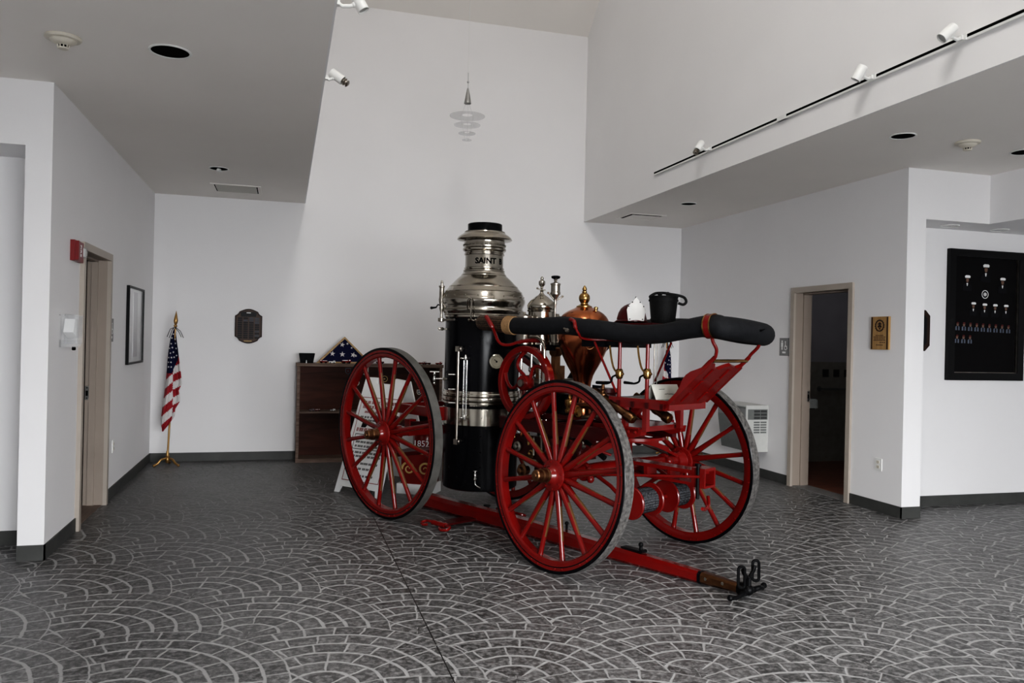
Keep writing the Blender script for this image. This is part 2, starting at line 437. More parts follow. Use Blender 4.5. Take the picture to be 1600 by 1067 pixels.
boxes('wall_right_recess', [((XR + .205, 6.35, 0), (9, 6.43, 2.725))], 'wall')
boxes('ceiling_left', [((-6, -4, ZL), (SL - .012, YB, ZL + .15))], 'ceil')
boxes('ceiling_right', [((SR + .012, -4, ZL), (9, YB, ZL + .15))], 'ceil')
boxes('wall_left_upper', [((SL - .012, -4, ZL), (SL, YB, 9))], 'wall_up')
boxes('wall_right_upper', [((SR, -4, ZL), (SR + .012, YB, 9))], 'wall_up')
b = MB(); z1 = 5.715
b.add([(SL - .1, YB, z1), (SR + .1, YB, z1), (SR + .1, 6.6, z1 + .87 * 3.61), (SL - .1, 6.6, z1 + .87 * 3.61)], [(0, 1, 2, 3)], 0, False)
b.add([(SL - .1, YB, z1 + .12), (SR + .1, YB, z1 + .12), (SR + .1, 6.6, z1 + .12 + .87 * 3.61), (SL - .1, 6.6, z1 + .12 + .87 * 3.61)], [(3, 2, 1, 0)], 0, False)
b.box((SL - .1, -4, 8.86), (SR + .1, 6.6, 9))
b.build('ceiling_upper', 'ceil')['kind'] = 'structure'
# unseen front behind the viewer, window opening shaped to steer the daylight
WF = -2.4
boxes('wall_front_unseen', [((-6, WF - .15, 2.48), (9, WF, 9)), ((-6, WF - .15, 0), (.1, WF, 2.48)), ((4.5, WF - .15, 0), (9, WF, 2.48))], 'wall')
boxes('wall_left_blocker', [((-2.3, WF, 0), (-2.2, YP, ZL))], 'wall')  # unseen wall added to keep daylight off the left recess
boxes('wall_front_right_unseen', [((8.9, WF, 0), (9, YP, ZL))], 'wall')
boxes('window_front_unseen', [((x, WF - .12, 0), (x + .07, WF - .04, 2.48)) for x in (.1, 2.2, 4.43)] + [((.1, WF - .12, 0), (4.5, WF - .04, .07)), ((.1, WF - .12, 2.41), (4.5, WF - .04, 2.48)), ((.1, WF - .12, 2.0), (4.5, WF - .04, 2.05))], 'heaterd')
# side room behind the left doorway and restroom behind the right one
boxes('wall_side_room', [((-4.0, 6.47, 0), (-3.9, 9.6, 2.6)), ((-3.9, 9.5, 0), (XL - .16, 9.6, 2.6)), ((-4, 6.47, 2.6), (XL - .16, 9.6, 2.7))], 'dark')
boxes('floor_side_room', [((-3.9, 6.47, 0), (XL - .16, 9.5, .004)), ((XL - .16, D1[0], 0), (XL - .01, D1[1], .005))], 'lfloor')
b = MB()
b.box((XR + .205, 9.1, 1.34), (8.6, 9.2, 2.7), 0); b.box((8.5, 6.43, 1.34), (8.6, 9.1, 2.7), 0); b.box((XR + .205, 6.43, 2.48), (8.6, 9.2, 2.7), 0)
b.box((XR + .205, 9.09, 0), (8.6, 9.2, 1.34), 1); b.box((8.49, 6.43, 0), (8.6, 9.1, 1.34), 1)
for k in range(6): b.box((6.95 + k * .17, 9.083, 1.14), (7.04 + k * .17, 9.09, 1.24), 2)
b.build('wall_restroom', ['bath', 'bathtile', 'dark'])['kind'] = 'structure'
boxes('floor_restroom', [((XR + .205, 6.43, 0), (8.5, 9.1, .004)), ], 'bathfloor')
boxes('trim_1', [((XR + .005, D2[0], 0), (XR + .205, D2[1], .008))], 'greymat')

# baseboards
bh, bt = .103, .010
boxes('baseboard_back', [((XL, YB - bt, 0), (XR, YB, bh))], 'base')
boxes('baseboard_left', [((XL, YP - bt, 0), (XL + bt, 6.73, bh)), ((XL, 7.755, 0), (XL + bt, YB, bh)), ((XL - .16, YP - bt, 0), (XL + bt, YP, bh))], 'base')
boxes('baseboard_left_recess', [((-6, 6.38, 0), (XL - .16, 6.39, bh))], 'base')
boxes('baseboard_right', [((XR - bt, YP - bt, 0), (XR, 6.605, bh)), ((XR - bt, 7.60, 0), (XR, YB, bh)), ((XR - bt, YP - bt, 0), (XR + .205, YP, bh))], 'base')
boxes('baseboard_right_recess', [((XR + .205, 6.34, 0), (9, 6.35, bh))], 'base')

# steel door frames, seen open
def door_frame(name, xw, side, d, depth, proud):
    """xw wall face, side +1: wall body lies towards +X"""
    b = MB(); y0, y1, z = d; c = .048; s = side
    xf, xb = xw - s * proud, xw + s * depth
    b.box((xf, y0 - c, 0), (xw, y0, z + c), 0); b.box((xf, y1, 0), (xw, y1 + c, z + c), 0); b.box((xf, y0, z), (xw, y1, z + c), 0)
    b.box((xw, y0 - .004, 0), (xb, y0 + .012, z), 1); b.box((xw, y1 - .012, 0), (xb, y1 + .004, z), 1); b.box((xw, y0, z - .012), (xb, y1, z + .004), 1)
    b.box((xf, y0, 0), (xw, y0 + .012, z), 0); b.box((xf, y1 - .012, 0), (xw, y1, z), 0); b.box((xf, y0, z - .012), (xw, y1, z), 0)
    m = xw + s * depth * .45; n = xw + s * depth * .78
    b.box((m, y0 + .012, 0), (n, y0 + .028, z - .012), 1); b.box((m, y1 - .028, 0), (n, y1 - .012, z - .012), 1); b.box((m, y0 + .012, z - .028), (n, y1 - .012, z - .012), 1)
    o = b.build(name, ['cream', 'taupe']); o['kind'] = 'structure'
    p = MB(); q = (n + xb) / 2
    p.box((q - .016, y1 - .0155, .93), (q + .016, y1 - .0120, 1.05), 0); p.box((q - .009, y1 - .017, .965), (q + .009, y1 - .0153, 1.01), 1)
    for zz in (.945, 1.035): p.lathe([(.005, 0), (.005, .0025)], (q, y1 - .0150, zz), (0, -1, 0), 10, 1)
    p.build('strike_plate', ['steel', 'slot'], o)
    return o
door_frame('door_1', XL, -1, D1, .16, .032)
door_frame('door_2', XR, 1, D2, .205, .026)

# ================================================================== fixtures on ceilings
def downlight(px, py, z, r, label, cat='ceiling light', bulb=False, pale=False):
    p = onZ(px, py, z)
    t = empty('recessed_downlight', (p[0], p[1], z)); tag(t, label, cat, 'recessed downlights')
    MB().ring([(r, 0), (r * 1.12, 0), (r * 1.14, -.004), (r * 1.10, -.008), (r * 1.0, -.006)], 40, 0, 'Z').build('trim_ring', 'whiteplastic', t)
    MB().lathe([(r * 1.02, -.003), (r * .2, -.0025), (.001, -.002)], (0, 0, 0), (0, 0, 1), 40).build('reflector', 'disc' if pale else 'slot', t)
    if bulb: MB().lathe([(.018, 0), (.024, -.012), (.018, -.022), (.03, -.024), (.03, -.028), (.001, -.03)], (0, 0, -.003), (0, 0, 1), 20).build('bulb', 'white', t)
    return t
downlight(266, 80, ZL, .105, 'large black round downlight in the left ceiling beside the beige smoke detector')
downlight(342, 263, ZL, .085, 'small round recessed fitting with a white tip in the left ceiling near the vent', 'ceiling light', bulb=True)
downlight(1411, 212, ZL, .085, 'black round downlight in the right ceiling beside the beige smoke detector')
downlight(1076, 318, ZL, .085, 'black round downlight in the right ceiling beside the open vent')
downlight(1602, 237, ZL, .10, 'black round downlight cut by the right edge of the photo')
downlight(1484, 352.5, 2.725, .075, 'pale round downlight in the low recess ceiling, the one nearer the pillar', pale=True)
downlight(1562, 359, 2.725, .075, 'pale round downlight in the low recess ceiling, the one farther from the pillar', pale=True)
def smoke(px, py, label):
    p = onZ(px, py, ZL)
    t = empty('smoke_detector', (p[0], p[1], ZL)); tag(t, label, 'smoke detector', 'ceiling smoke detectors')
    MB().lathe([(.092, 0), (.094, -.008), (.088, -.016), (.07, -.02)], n=40).build('mounting_plate', 'offwhite', t)
    MB().lathe([(.07, -.018), (.062, -.03), (.048, -.038), (.03, -.046)], n=40).build('body', 'offwhite', t)
    b = MB()
    for k in range(10):
        a = 2 * PI * k / 10
        b.tube([(.03 * math.cos(a), .03 * math.sin(a), -.044), (.028 * math.cos(a), .028 * math.sin(a), -.062)], .003, 6)
    b.lathe([(.030, -.060), (.028, -.067), (.001, -.069)], n=24); b.build('sensor_cage', 'offwhite', t)
    MB().lathe([(.022, -.044), (.022, -.062)], n=20).build('sensor_core', 'slot', t)
smoke(99, 58, 'beige smoke detector on the left ceiling')
smoke(1512, 222, 'beige smoke detector on the right ceiling')
def vent(x0, x1, y0, y1, label, dark):
    t = empty('ceiling_vent', ((x0 + x1) / 2, (y0 + y1) / 2, ZL)); tag(t, label, 'air vent', 'ceiling air vents')
    w, d = (x1 - x0) / 2, (y1 - y0) / 2
    b = MB(); f = .035
    b.box((-w, -d, -.006), (w, -d + f, 0)); b.box((-w, d - f, -.006), (w, d, 0)); b.box((-w, -d + f, -.006), (-w + f, d - f, 0)); b.box((w - f, -d + f, -.006), (w, d - f, 0))
    b.build('frame', 'ceil', t)
    MB().box((-w + f, -d + f, -.0015), (w - f, d - f, 0)).build('opening', 'slot', t)
    p = MB(); g = .045 if dark else .012
    p.box((-w + f + g, -d + f + g * (1.6 if dark else .1), -.0045), (w - f - g * (.1 if dark else 1), d - f - g * .1, -.0025)); p.build('panel', 'ceil' if dark else 'ventpaint', t)
vent(-.82, -.29, 9.26, 9.78, 'flush painted vent panel in the left ceiling by the back wall', False)
vent(4.17, 4.68, 9.25, 9.71, 'vent with a dark open slot in the right ceiling by the back wall', True)

# ================================================================== track lights
t = empty('track_rail', (SR, 5.6, 3.415)); tag(t, 'long thin black and white lighting track along the upper right wall', 'lighting track')
y0, y1 = 2.4, 8.03
b = MB(); b.box((-.022, y0 - 5.6, -.020), (0, y1 - 5.6, -.006)); b.box((-.018, y0 - 5.6, .014), (0, y1 - 5.6, .017)); b.build('rail', 'whiteplastic', t)
MB().box((-.021, y0 - 5.6, -.006), (-.001, y1 - 5.6, .014)).build('slot', 'slot', t)
for yy in (5.70,): MB().box((-.026, yy - 5.68, -.02), (-.001, yy - 5.56, .015)).build('joiner', 'whiteplastic', t)
t2 = empty('track_rail', (SL, 6.5, 3.415)); tag(t2, 'lighting track on the upper left wall, hidden behind the ceiling edge', 'lighting track')
b = MB(); b.box((0, -4.3, -.018), (.022, 1.2, -.004)); b.box((0, -4.3, .008), (.022, 1.2, .014)); b.build('rail', 'whiteplastic', t2)
MB().box((.001, -4.3, -.004), (.016, 1.2, .008)).build('slot', 'slot', t2)
def spot(x, y, z, sgn, aim, label, bulb, arm=.07, L=.098, r=.034):
    t = empty('track_spotlight', (x, y, z)); tag(t, label, 'spotlight', 'track spotlights')
    b = MB(); b.box((0, -.035, -.018), (sgn * .03, .035, .02)); b.box((sgn * .03, -.018, -.012), (sgn * .045, .018, .014)); b.build('adapter', 'whiteplastic', t)
    j = Vector((sgn * (.045 + arm * .8), 0, .004))
    b = MB(); b.tube([(sgn * .04, 0, 0), (sgn * .06, 0, -.012), (j.x - sgn * .02, 0, -.006), tuple(j)], .011, 10); b.sph(j, .016, 12); b.build('arm', 'whiteplastic', t)
    a = Vector(aim).normalized(); c = j + Vector((sgn * .03, 0, .014))
    hd = MB(); hd.lathe([(r * .3, -L * .56), (r * .9, -L * .55), (r, -L * .5), (r, L * .5), (r * .9, L * .505), (r * .88, L * .40), (.001, L * .39)], c, a, 28); hd.build('lamp_head', 'whiteplastic', t)
    if bulb: MB().lathe([(r * .5, L * .38), (r * .5, L * .6), (r * .8, L * .62), (r * .85, L * .70), (r * .55, L * .74), (r * .55, L * .86), (r * .8, L * .9), (r * .45, L * 1.0), (.001, L)], c, a, 22).build('bulb', 'nickd', t)
    else: MB().lathe([(r * .87, L * .41), (.001, L * .405)], c, a, 24).build('lens', 'steel', t)
    return t
spot(SR, 6.83, 3.415, -1, (-.55, -.1, -.8), 'white spotlight with bare dark bulb at the far end of the right track', True)
spot(SR, 4.63, 3.415, -1, (-.35, .35, -.87), 'white spotlight on the right track, middle of its three', False)
spot(SR, 3.87, 3.415, -1, (-.75, .25, -.75), 'white spotlight on the right track nearest the picture edge', False)
spot(SL, 5.95, 3.415, 1, (.8, -.2, -.55), 'white spotlight with bare dark bulb sticking out past the left ceiling edge', True, arm=.05)
spot(SL, 4.60, 3.415, 1, (.45, -.1, -.80), 'white spotlight without bare bulb at the top of the left ceiling edge', False, arm=.10)

# ================================================================== pendant
pY = 8.7; pp = onY(731, 150, pY)
t = empty('pendant_lamp', (pp[0], pp[1], pp[2])); tag(t, 'slender pendant lamp with a metal cone above four pale glass discs', 'pendant lamp')
topz = z1 + .87 * (YB - pp[1]) - pp[2]
MB().cyl((0, 0, .17), (0, 0, topz), .0028, n=8).build('cable', 'whiteplastic', t)
MB().lathe([(.003, .09), (.004, .26)], n=10).build('stem', 'steel', t)
MB().lathe([(.004, .145), (.012, .15), (.014, .156), (.008, .165), (.003, .168)], n=14).build('collar', 'steel', t)
MB().lathe([(.006, .09), (.012, .07), (.022, .02), (.023, .012), (.024, .01), (.042, -.085), (.040, -.087), (.03, -.075), (.001, -.07)], n=32).build('cone_shade', 'steel', t)
S = 9.25 / 1240
zs = [(-29, 26.5), (-42.5, 20), (-55, 13), (-65, 7.2)]
for dy, hw in zs:
    r = hw * S; z = dy * S + .0
    MB().lathe([(r * .30, z + .004), (r * .6, z + .003), (r, z - .007), (r, z - .011), (r * .6, z - .002), (r * .30, z)], n=40, cap=False).build('disc', 'disc', t)
b = MB()
for k in range(3):
    a = 2 * PI * k / 3 + .4
    pts = []
    for dy, hw in [(-10, 5)] + zs: pts.append((hw * S * .42 * math.cos(a), hw * S * .42 * math.sin(a), dy * S))
    b.tube(pts, .0012, 6)
    for q in pts[1:]: b.sph(q, .0045, 8)
b.build('hanger_wire', 'steel', t)

# ================================================================== left wall fixtures
# fire alarm
t = empty('fire_alarm', (XL, 6.60, 2.12)); tag(t, 'red fire alarm horn with white strobe beside the left doorway', 'fire alarm')
b = MB(); b.box((0, -.17, -.075), (.03, .10, .075)); b.prism([(-.16, -.07), (-.03, -.06), (-.03, .06), (-.16, .07)], .03, .055, lambda x, y, d: (d, x, y)); b.build('housing', 'firered', t)
MB().lathe([(.045, .03), (.044, .05), (.034, .062), (.001, .066)], (0, .045, 0), (1, 0, 0), 26).build('strobe', 'glass', t)
MB().box((.03, .02, -.03), (.05, .07, .03)).build('lamp', 'white', t)
text_mesh('lettering', 'FIRE', .05, 'white', t, (.0562, -.10, 0), (PI / 2, PI / 2, PI / 2))
# dispenser
t = empty('sanitizer_dispenser', (XL, 6.34, 1.54)); tag(t, 'clear plastic hand sanitizer dispenser on the wall left of the doorway', 'dispenser')
MB().box((0, -.02, -.10), (.012, .24, .11)).build('back_plate', 'frost', t)
b = MB(); b.box((.012, -.15, -.105), (.11, -.145, .095)); b.box((.012, .0, -.105), (.11, .005, .095)); b.box((.108, -.15, -.06), (.112, .005, .095)); b.box((.0, -.165, .095), (.118, .015, .103)); b.build('cover', 'frost', t)
b = MB(); b.prism([(-.135, -.02), (-.02, -.06), (-.02, .07), (-.09, .075)], .02, .085, lambda x, y, d: (d, x, y)); b.build('refill_bag', 'white', t)
b = MB(); b.box((.0, -.15, -.125), (.10, .005, -.075)); b.build('pump_housing', 'frost', t)
MB().lathe([(.012, 0), (.014, -.02), (.009, -.026)], (.07, -.05, -.122), (0, 0, 1), 12).build('nozzle', 'slot', t)
def sign(name, x, y0, y1, z0, z1_, s, label):
    t = empty(name, (x, (y0 + y1) / 2, (z0 + z1_) / 2)); tag(t, label, 'sign')
    w, h = (y1 - y0) / 2, (z1_ - z0) / 2
    MB().box((0, -w, -h), (s * .006, w, h)).build('plate', 'greysign', t)
    X0 = s * .0065; X1 = s * .0075; b = MB()
    f = lambda u, v, d: (d, u * -s * -1 if s < 0 else u, v)
    def P(poly): b.prism([(s * px, pz) for px, pz in poly], X0, X1, lambda u, v, d: (d, u, v))
    def disc(cx, cz, r, r2=0):
        n = 16; b.prism([(cx + r * math.cos(2 * PI * k / n), cz + r * math.sin(2 * PI * k / n)) for k in range(n)], X0, X1, lambda u, v, d: (d, s * u, v))
    disc(-w * .42, h * .62, w * .13)
    P([(-w * .62, h * .48), (-w * .22, h * .48), (-w * .22, h * .02), (-w * .30, h * .02), (-w * .30, -h * .32), (-w * .54, -h * .32), (-w * .54, h * .02), (-w * .62, h * .02)])
    disc(w * .30, h * .55, w * .11)
    P([(w * .24, h * .44), (w * .36, h * .44), (w * .38, h * .12), (w * .62, h * .12), (w * .74, -h * .22), (w * .64, -h * .24), (w * .54, h * .02), (w * .26, h * .02)])
    n = 18
    for k in range(n):
        a0, a1 = .55 * PI + 1.35 * PI * k / n, .55 * PI + 1.35 * PI * (k + 1) / n
        r1, r2 = w * .32, w * .25
        P([(w * .36 + r1 * math.cos(a0), -h * .08 + r1 * math.sin(a0)), (w * .36 + r1 * math.cos(a1), -h * .08 + r1 * math.sin(a1)), (w * .36 + r2 * math.cos(a1), -h * .08 + r2 * math.sin(a1)), (w * .36 + r2 * math.cos(a0), -h * .08 + r2 * math.sin(a0))])
    b.build('pictogram', 'white', t)
    c = MB()
    for k in range(3):
        u = (-.32 + .24 * k) * w; c.box((X0, s * u, -h * .72), (X1, s * (u + w * .2), -h * .52))
    c.build('lettering', 'white', t)
sign('restroom_sign', XL, 7.80, 7.98, 1.44, 1.65, 1, 'grey restroom sign beside the left doorway')
sign('restroom_sign', XR, 7.645, 7.815, 1.43, 1.63, -1, 'grey restroom sign with white figures beside the right doorway')
# framed picture
t = empty('framed_picture', (XL, 9.03, 1.60)); tag(t, 'black framed picture under reflecting glass on the left wall', 'picture')
b = MB(); w, h, f = .43, .395, .020
b.box((0, -w, -h), (.03, -w + f, h)); b.box((0, w - f, -h), (.03, w, h)); b.box((0, -w + f, -h), (.03, w - f, -h + f)); b.box((0, -w + f, h - f), (.03, w - f, h)); b.build('frame', 'blackgloss', t)
MB().box((0, -w + f, -h + f), (.014, w - f, h - f)).build('glazed_print', 'print', t)
MB().box((.014, -.13, -h + f + .05), (.0148, .12, h - f - .03)).build('print_image', 'printd', t)
def outlet(x, y, z, s, label, w=.036, h=.058):
    t = empty('power_outlet', (x, y, z)); tag(t, label, 'power outlet', 'white wall outlets')
    MB().box((0, -w, -h), (s * .007, w, h)).build('cover_plate', 'whiteplastic', t)
    for dz in (-.022, .022):
        r = MB(); r.box((s * .007, -.017, dz - .014), (s * .010, .017, dz + .014), 0)
        r.box((s * .0102, -.009, dz - .004), (s * .0108, -.006, dz + .008), 1); r.box((s * .0102, .006, dz - .004), (s * .0108, .009, dz + .008), 1); r.lathe([(.003, 0), (.003, .0006)], (s * .0102, 0, dz - .009), (s, 0, 0), 8, 1)
        r.build('socket', ['offwhite', 'slot'], t)
outlet(XL, 8.09, .47, 1, 'white power outlet low on the left wall past the doorway')
outlet(XR, 6.225, .445, -1, 'white power outlet low on the wall right of the dark doorway', .045, .058)

# ================================================================== back wall plaque
def rounded_plaque(w, h, notch=.05, bow=.035, n=10):
    P = []
    def arc(x0, z0, x1, z1, bx, bz, k=n):
        for i in range(k + 1):
            t_ = i / k; P.append((x0 + (x1 - x0) * t_ + bx * math.sin(PI * t_), z0 + (z1 - z0) * t_ + bz * math.sin(PI * t_)))
    c = notch
    arc(-w + c, h - bow, w - c, h - bow, 0, bow); arc(w - c, h - bow, w, h - bow - c, -c * .12, -c * .12, 4)
    arc(w, h - bow - c, w, -h + bow + c, 0, 0, 1); arc(w, -h + bow + c, w - c, -h + bow, -c * .12, c * .12, 4)
    arc(w - c, -h + bow, -w + c, -h + bow, 0, -bow); arc(-w + c, -h + bow, -w, -h + bow + c, c * .12, c * .12, 4)
    arc(-w, -h + bow + c, -w, h - bow - c, 0, 0, 1); arc(-w, h - bow - c, -w + c, h - bow, c * .12, -c * .12, 4)
    return P
t = empty('award_plaque', (-.425, YB, 1.635)); tag(t, 'dark wooden plaque with rows of small nameplates on the back wall', 'plaque')
fy = lambda x, z, d: (x, -d, z)
MB().prism(rounded_plaque(.158, .212), 0, .018, fy).build('backboard', 'darkwood', t)
MB().prism([(x * .9, z * .93) for x, z in rounded_plaque(.158, .212)], .018, .022, fy).build('face_panel', 'brownwood', t)
b = MB(); b.prism([(-.09, .115), (.085, .115), (.095, .165), (.06, .175), (-.06, .175), (-.095, .165)], .022, .026, fy); b.build('title_plate', 'blackplate', t)
b = MB(); b.box((-.025, -.0268, .158), (.025, -.026, .168)); b.build('title_highlight', 'white', t)
for c in range(4):
    for r in range(10):
        x = -.125 + c * .066; z = .095 - r * .0262
        MB().box((x, -.0245, z - .010), (x + .052, -.022, z + .010)).build('nameplate', 'steelplate' if (c, r) in ((3, 0), (3, 1), (3, 2), (3, 6), (3, 8), (2, 0), (2, 1), (1, 1)) else 'blackplate', t)
b = MB(); b.box((-.05, -.0245, -.185), (.04, -.022, -.175)); b.build('maker_plate', 'goldpaint', t)

# ================================================================== right wall plaque, recess plaque, board
t = empty('wooden_plaque', (XR, 6.227, 1.68)); tag(t, 'light oak plaque with dark round emblem and engraved lines, right of the dark doorway', 'plaque')
fx = lambda y, z, d: (-d, y, z)
MB().box((0, -.115, -.155), (-.022, .115, .155)).build('board', 'plaquewood', t)
for y_ in (.092, -.107): MB().box((-.0221, y_, -.15), (-.024, y_ + .015, .15)).build('edge_stripe', 'darkwood', t)
b = MB()
n = 32
for k in range(n):
    a0, a1 = 2 * PI * k / n, 2 * PI * (k + 1) / n
    e = 1.0 if k % 2 else .93
    b.prism([(.062 * e * math.cos(a0), .07 + .058 * e * math.sin(a0)), (.062 * e * math.cos(a1), .07 + .058 * e * math.sin(a1)), (.047 * math.cos(a1), .07 + .045 * math.sin(a1)), (.047 * math.cos(a0), .07 + .045 * math.sin(a0))], .0221, .0245, fx)
for (y, z, r) in ((0, .088, .014), (.013, .062, .012), (-.013, .062, .012), (0, .042, .010), (0, .07, .012), (.02, .085, .006), (-.02, .085, .006)):
    b.prism([(y + r * math.cos(2 * PI * k / 8), z + r * math.sin(2 * PI * k / 8)) for k in range(8)], .0221, .0235, fx)
b.build('emblem', 'darkwood', t)
b = MB(); rg = random.Random(3)
for k, (z, w) in enumerate(((-.022, .05), (-.037, .075), (-.053, .07), (-.068, .075), (-.088, .045), (-.112, .045))):
    y = -w
    if k == 4: y = -.075; w = .0
    while y < w:
        l = rg.uniform(.010, .022); b.box((-.0221, y, z - .0035), (-.0232, min(y + l, w + .002), z + .0035)); y += l + .005
b.build('engraved_text', 'darkwood', t)
xo = onY(1451, 500, 6.35)[0]
t = empty('octagonal_plaque', (xo - .16, 6.35, 1.72)); tag(t, 'dark octagonal plaque half hidden behind the white pillar', 'plaque')
oc = lambda w, h, c: [(-w + c, -h), (w - c, -h), (w, -h + c), (w, h - c), (w - c, h), (-w + c, h), (-w, h - c), (-w, -h + c)]
MB().prism(oc(.16, .20, .055), 0, .02, fy).build('backboard', 'darkwood', t)
MB().prism(oc(.12, .16, .04), .02, .024, fy).build('face_plate', 'blackplate', t)

bx0, bx1, bz0, bz1, by = 6.262, 7.205, 1.24, 2.535, 6.35
t = empty('portrait_board', ((bx0 + bx1) / 2, by, (bz0 + bz1) / 2)); tag(t, 'large black framed board of uniformed portraits in the right recess', 'display board')
w, h, f = (bx1 - bx0) / 2, (bz1 - bz0) / 2, .075
b = MB(); b.box((-w, -.045, -h), (-w + f, 0, h)); b.box((w - f, -.045, -h), (w, 0, h)); b.box((-w + f, -.045, -h), (w - f, 0, -h + f)); b.box((-w + f, -.045, h - f), (w - f, 0, h))
b.build('frame', 'blackgloss', t)
MB().box((-w + f, -.012, -h + f), (w - f, 0, h - f)).build('backing_panel', 'boardfelt', t)
b = MB(); b.box((-w + f, -.03, -h + f), (-w + f + .008, -.012, h - f)); b.box((w - f - .010, -.03, -h + f), (w - f, -.012, h - f)); b.box((-w + f, -.03, -h + f), (w - f, -.012, -h + f + .006)); b.build('inner_lip', 'nickd', t)
def portrait(px, py, s, cap):
    p = onY(px, py, by - .012); x, z = p[0] - (bx0 + bx1) / 2, p[2] - (bz0 + bz1) / 2
    b = MB(); g = lambda u, v, d: (x + u * s, -.0122 - d * s, z + v * s)
    el = lambda cx, cz, rx, rz, n=12: [(cx + rx * math.cos(2 * PI * k / n), cz + rz * math.sin(2 * PI * k / n)) for k in range(n)]
    if cap:
        b.prism([(-.55, -1.1), (.55, -1.1), (.5, -.5), (.2, -.32), (-.2, -.32), (-.5, -.5)], 0, .03, g, 1)
        b.prism([(-.03, -.62), (.03, -.62), (.09, -.33), (-.09, -.33)], .03, .05, g, 2)
        b.prism(el(0, 0, .17, .27), .03, .06, g, 0)
        b.prism([(-.28, .16), (.28, .16), (.34, .34), (.2, .44), (-.2, .44), (-.34, .34)], .06, .09, g, 2)
        b.prism([(-.26, .12), (.26, .12), (.26, .18), (-.26, .18)], .09, .1, g, 3)
    else:
        b.prism([(-.42, -.95), (.42, -.95), (.40, -.40), (.18, -.25), (-.18, -.25), (-.40, -.40)], 0, .03, g, 1)
        b.prism([(-.10, -.95), (.10, -.95), (.14, -.3), (-.14, -.3)], .03, .05, g, 3)
        b.prism(el(0, 0, .22, .30), .03, .06, g, 0)
        b.prism([(-.24, .10), (.24, .10), (.2, .36), (-.2, .36)], .06, .08, g, 4)
    b.build('portrait', ['skin', 'darkuniform' if cap else 'uniform', 'white', 'ink', 'maroon'], t)
portrait(1540, 421, .115, True)
for q in ((1511, 437), (1566, 441)): portrait(*q, .10, True)
for q in ((1520.5, 478), (1538, 480), (1554.4, 481), (1571.3, 482)): portrait(*q, .085, True)
for k in range(9): portrait(1496 + k * 9.9, 506.5 + k * .62, .062, False)
for k in range(3): portrait(1495 + k * 10.1, 526.3 + k * .5, .062, False)
pe_ = onY(1539, 460, by - .012); x, z = pe_[0] - (bx0 + bx1) / 2, pe_[2] - (bz0 + bz1) / 2
b = MB(); b.ring([(.036, -.0125), (.042, -.0125), (.042, -.015), (.036, -.015)], 30, 0, 'Y', (x, 0, z)); b.ring([(.011, -.0125), (.018, -.0125), (.018, -.015), (.011, -.015)], 20, 0, 'Y', (x, 0, z)); b.lathe([(.006, 0), (.006, .003)], (x, -.0122, z), (0, -1, 0), 10)
b.build('emblem', 'white', t)

# ================================================================== wall heater
HX, HY0, HZ0, HZ1 = XR - .29, 8.02, .31, .83
HY1 = float(onX(1122, 641, XR - .29)[1])
t = empty('wall_heater', (XR, HY0, HZ0)); tag(t, 'white wall-hung heater with slanting grey front behind the far wheel', 'heater')
b = MB(); W_ = .29; H_ = HZ1 - HZ0; L_ = HY1 - HY0
b.prism([(0, 0), (-W_ * .80, 0), (-W_, H_ * .72), (-W_, H_), (0, H_)], .004, L_, lambda x, z, d: (x, d, z), 0)
b.build('cabinet', 'heaterd', t)
b = MB(); b.prism([(0, 0), (-W_ * .86, 0), (-W_, H_ * .68), (-W_, H_), (0, H_)], -.012, .004, lambda x, z, d: (x, d, z), 0); b.build('end_panel', 'heater', t)
b = MB(); b.box((-W_ * 1.02, -.016, H_), (0, L_, H_ + .018)); b.build('top_panel', 'heater', t)
g = MB()
g.box((-W_ + .02, -.0145, H_ * .72), (-.012, -.012, H_ * .95), 1)
for r in range(3):
    for c in range(2): g.box((-.19 + c * .088, -.017, H_ * (.735 + r * .072)), (-.112 + c * .088, -.0145, H_ * (.785 + r * .072)), 0)
g.build('upper_grille', ['grille', 'heaterd'], t)
g = MB()
for r in range(5):
    for c in range(2): g.box((-.19 + c * .088, -.0145, H_ * (.42 + r * .056)), (-.112 + c * .088, -.012, H_ * (.455 + r * .056)), 0)
g.build('lower_grille', 'heaterd', t)
MB().box((-W_ - .006, .0, H_ * .78), (-W_, L_ * .98, H_ * .95)).build('control_strip', 'greysign', t)

# restroom things
t = empty('grab_bar', (7.15, 9.09, .98)); tag(t, 'dark grab bar on the restroom wall inside the right doorway', 'grab bar')
MB().tube([(-.25, 0, 0), (-.25, -.05, 0), (-.22, -.06, 0), (.42, -.06, 0), (.45, -.05, 0), (.45, 0, 0)], .016, 10).build('bar', 'heaterd', t)
for x in (-.25, .45): MB().lathe([(.035, 0), (.035, .008)], (x, 0, 0), (0, -1, 0), 20).build('flange', 'heaterd', t)
pd = onX(1262, 631, XR + .205)
t = empty('paper_dispenser', (pd[0], pd[1], pd[2])); tag(t, 'pale paper dispenser in the dark restroom', 'dispenser')
MB().prism([(-.14, -.05), (.13, -.05), (.13, .04), (.11, .055), (-.14, .055)], 0, .10, lambda x, z, d: (x, d, z)).build('cover', 'heaterd', t)
MB().box((-.10, -.003, -.056), (.09, .06, -.05)).build('paper_slot', 'slot', t)
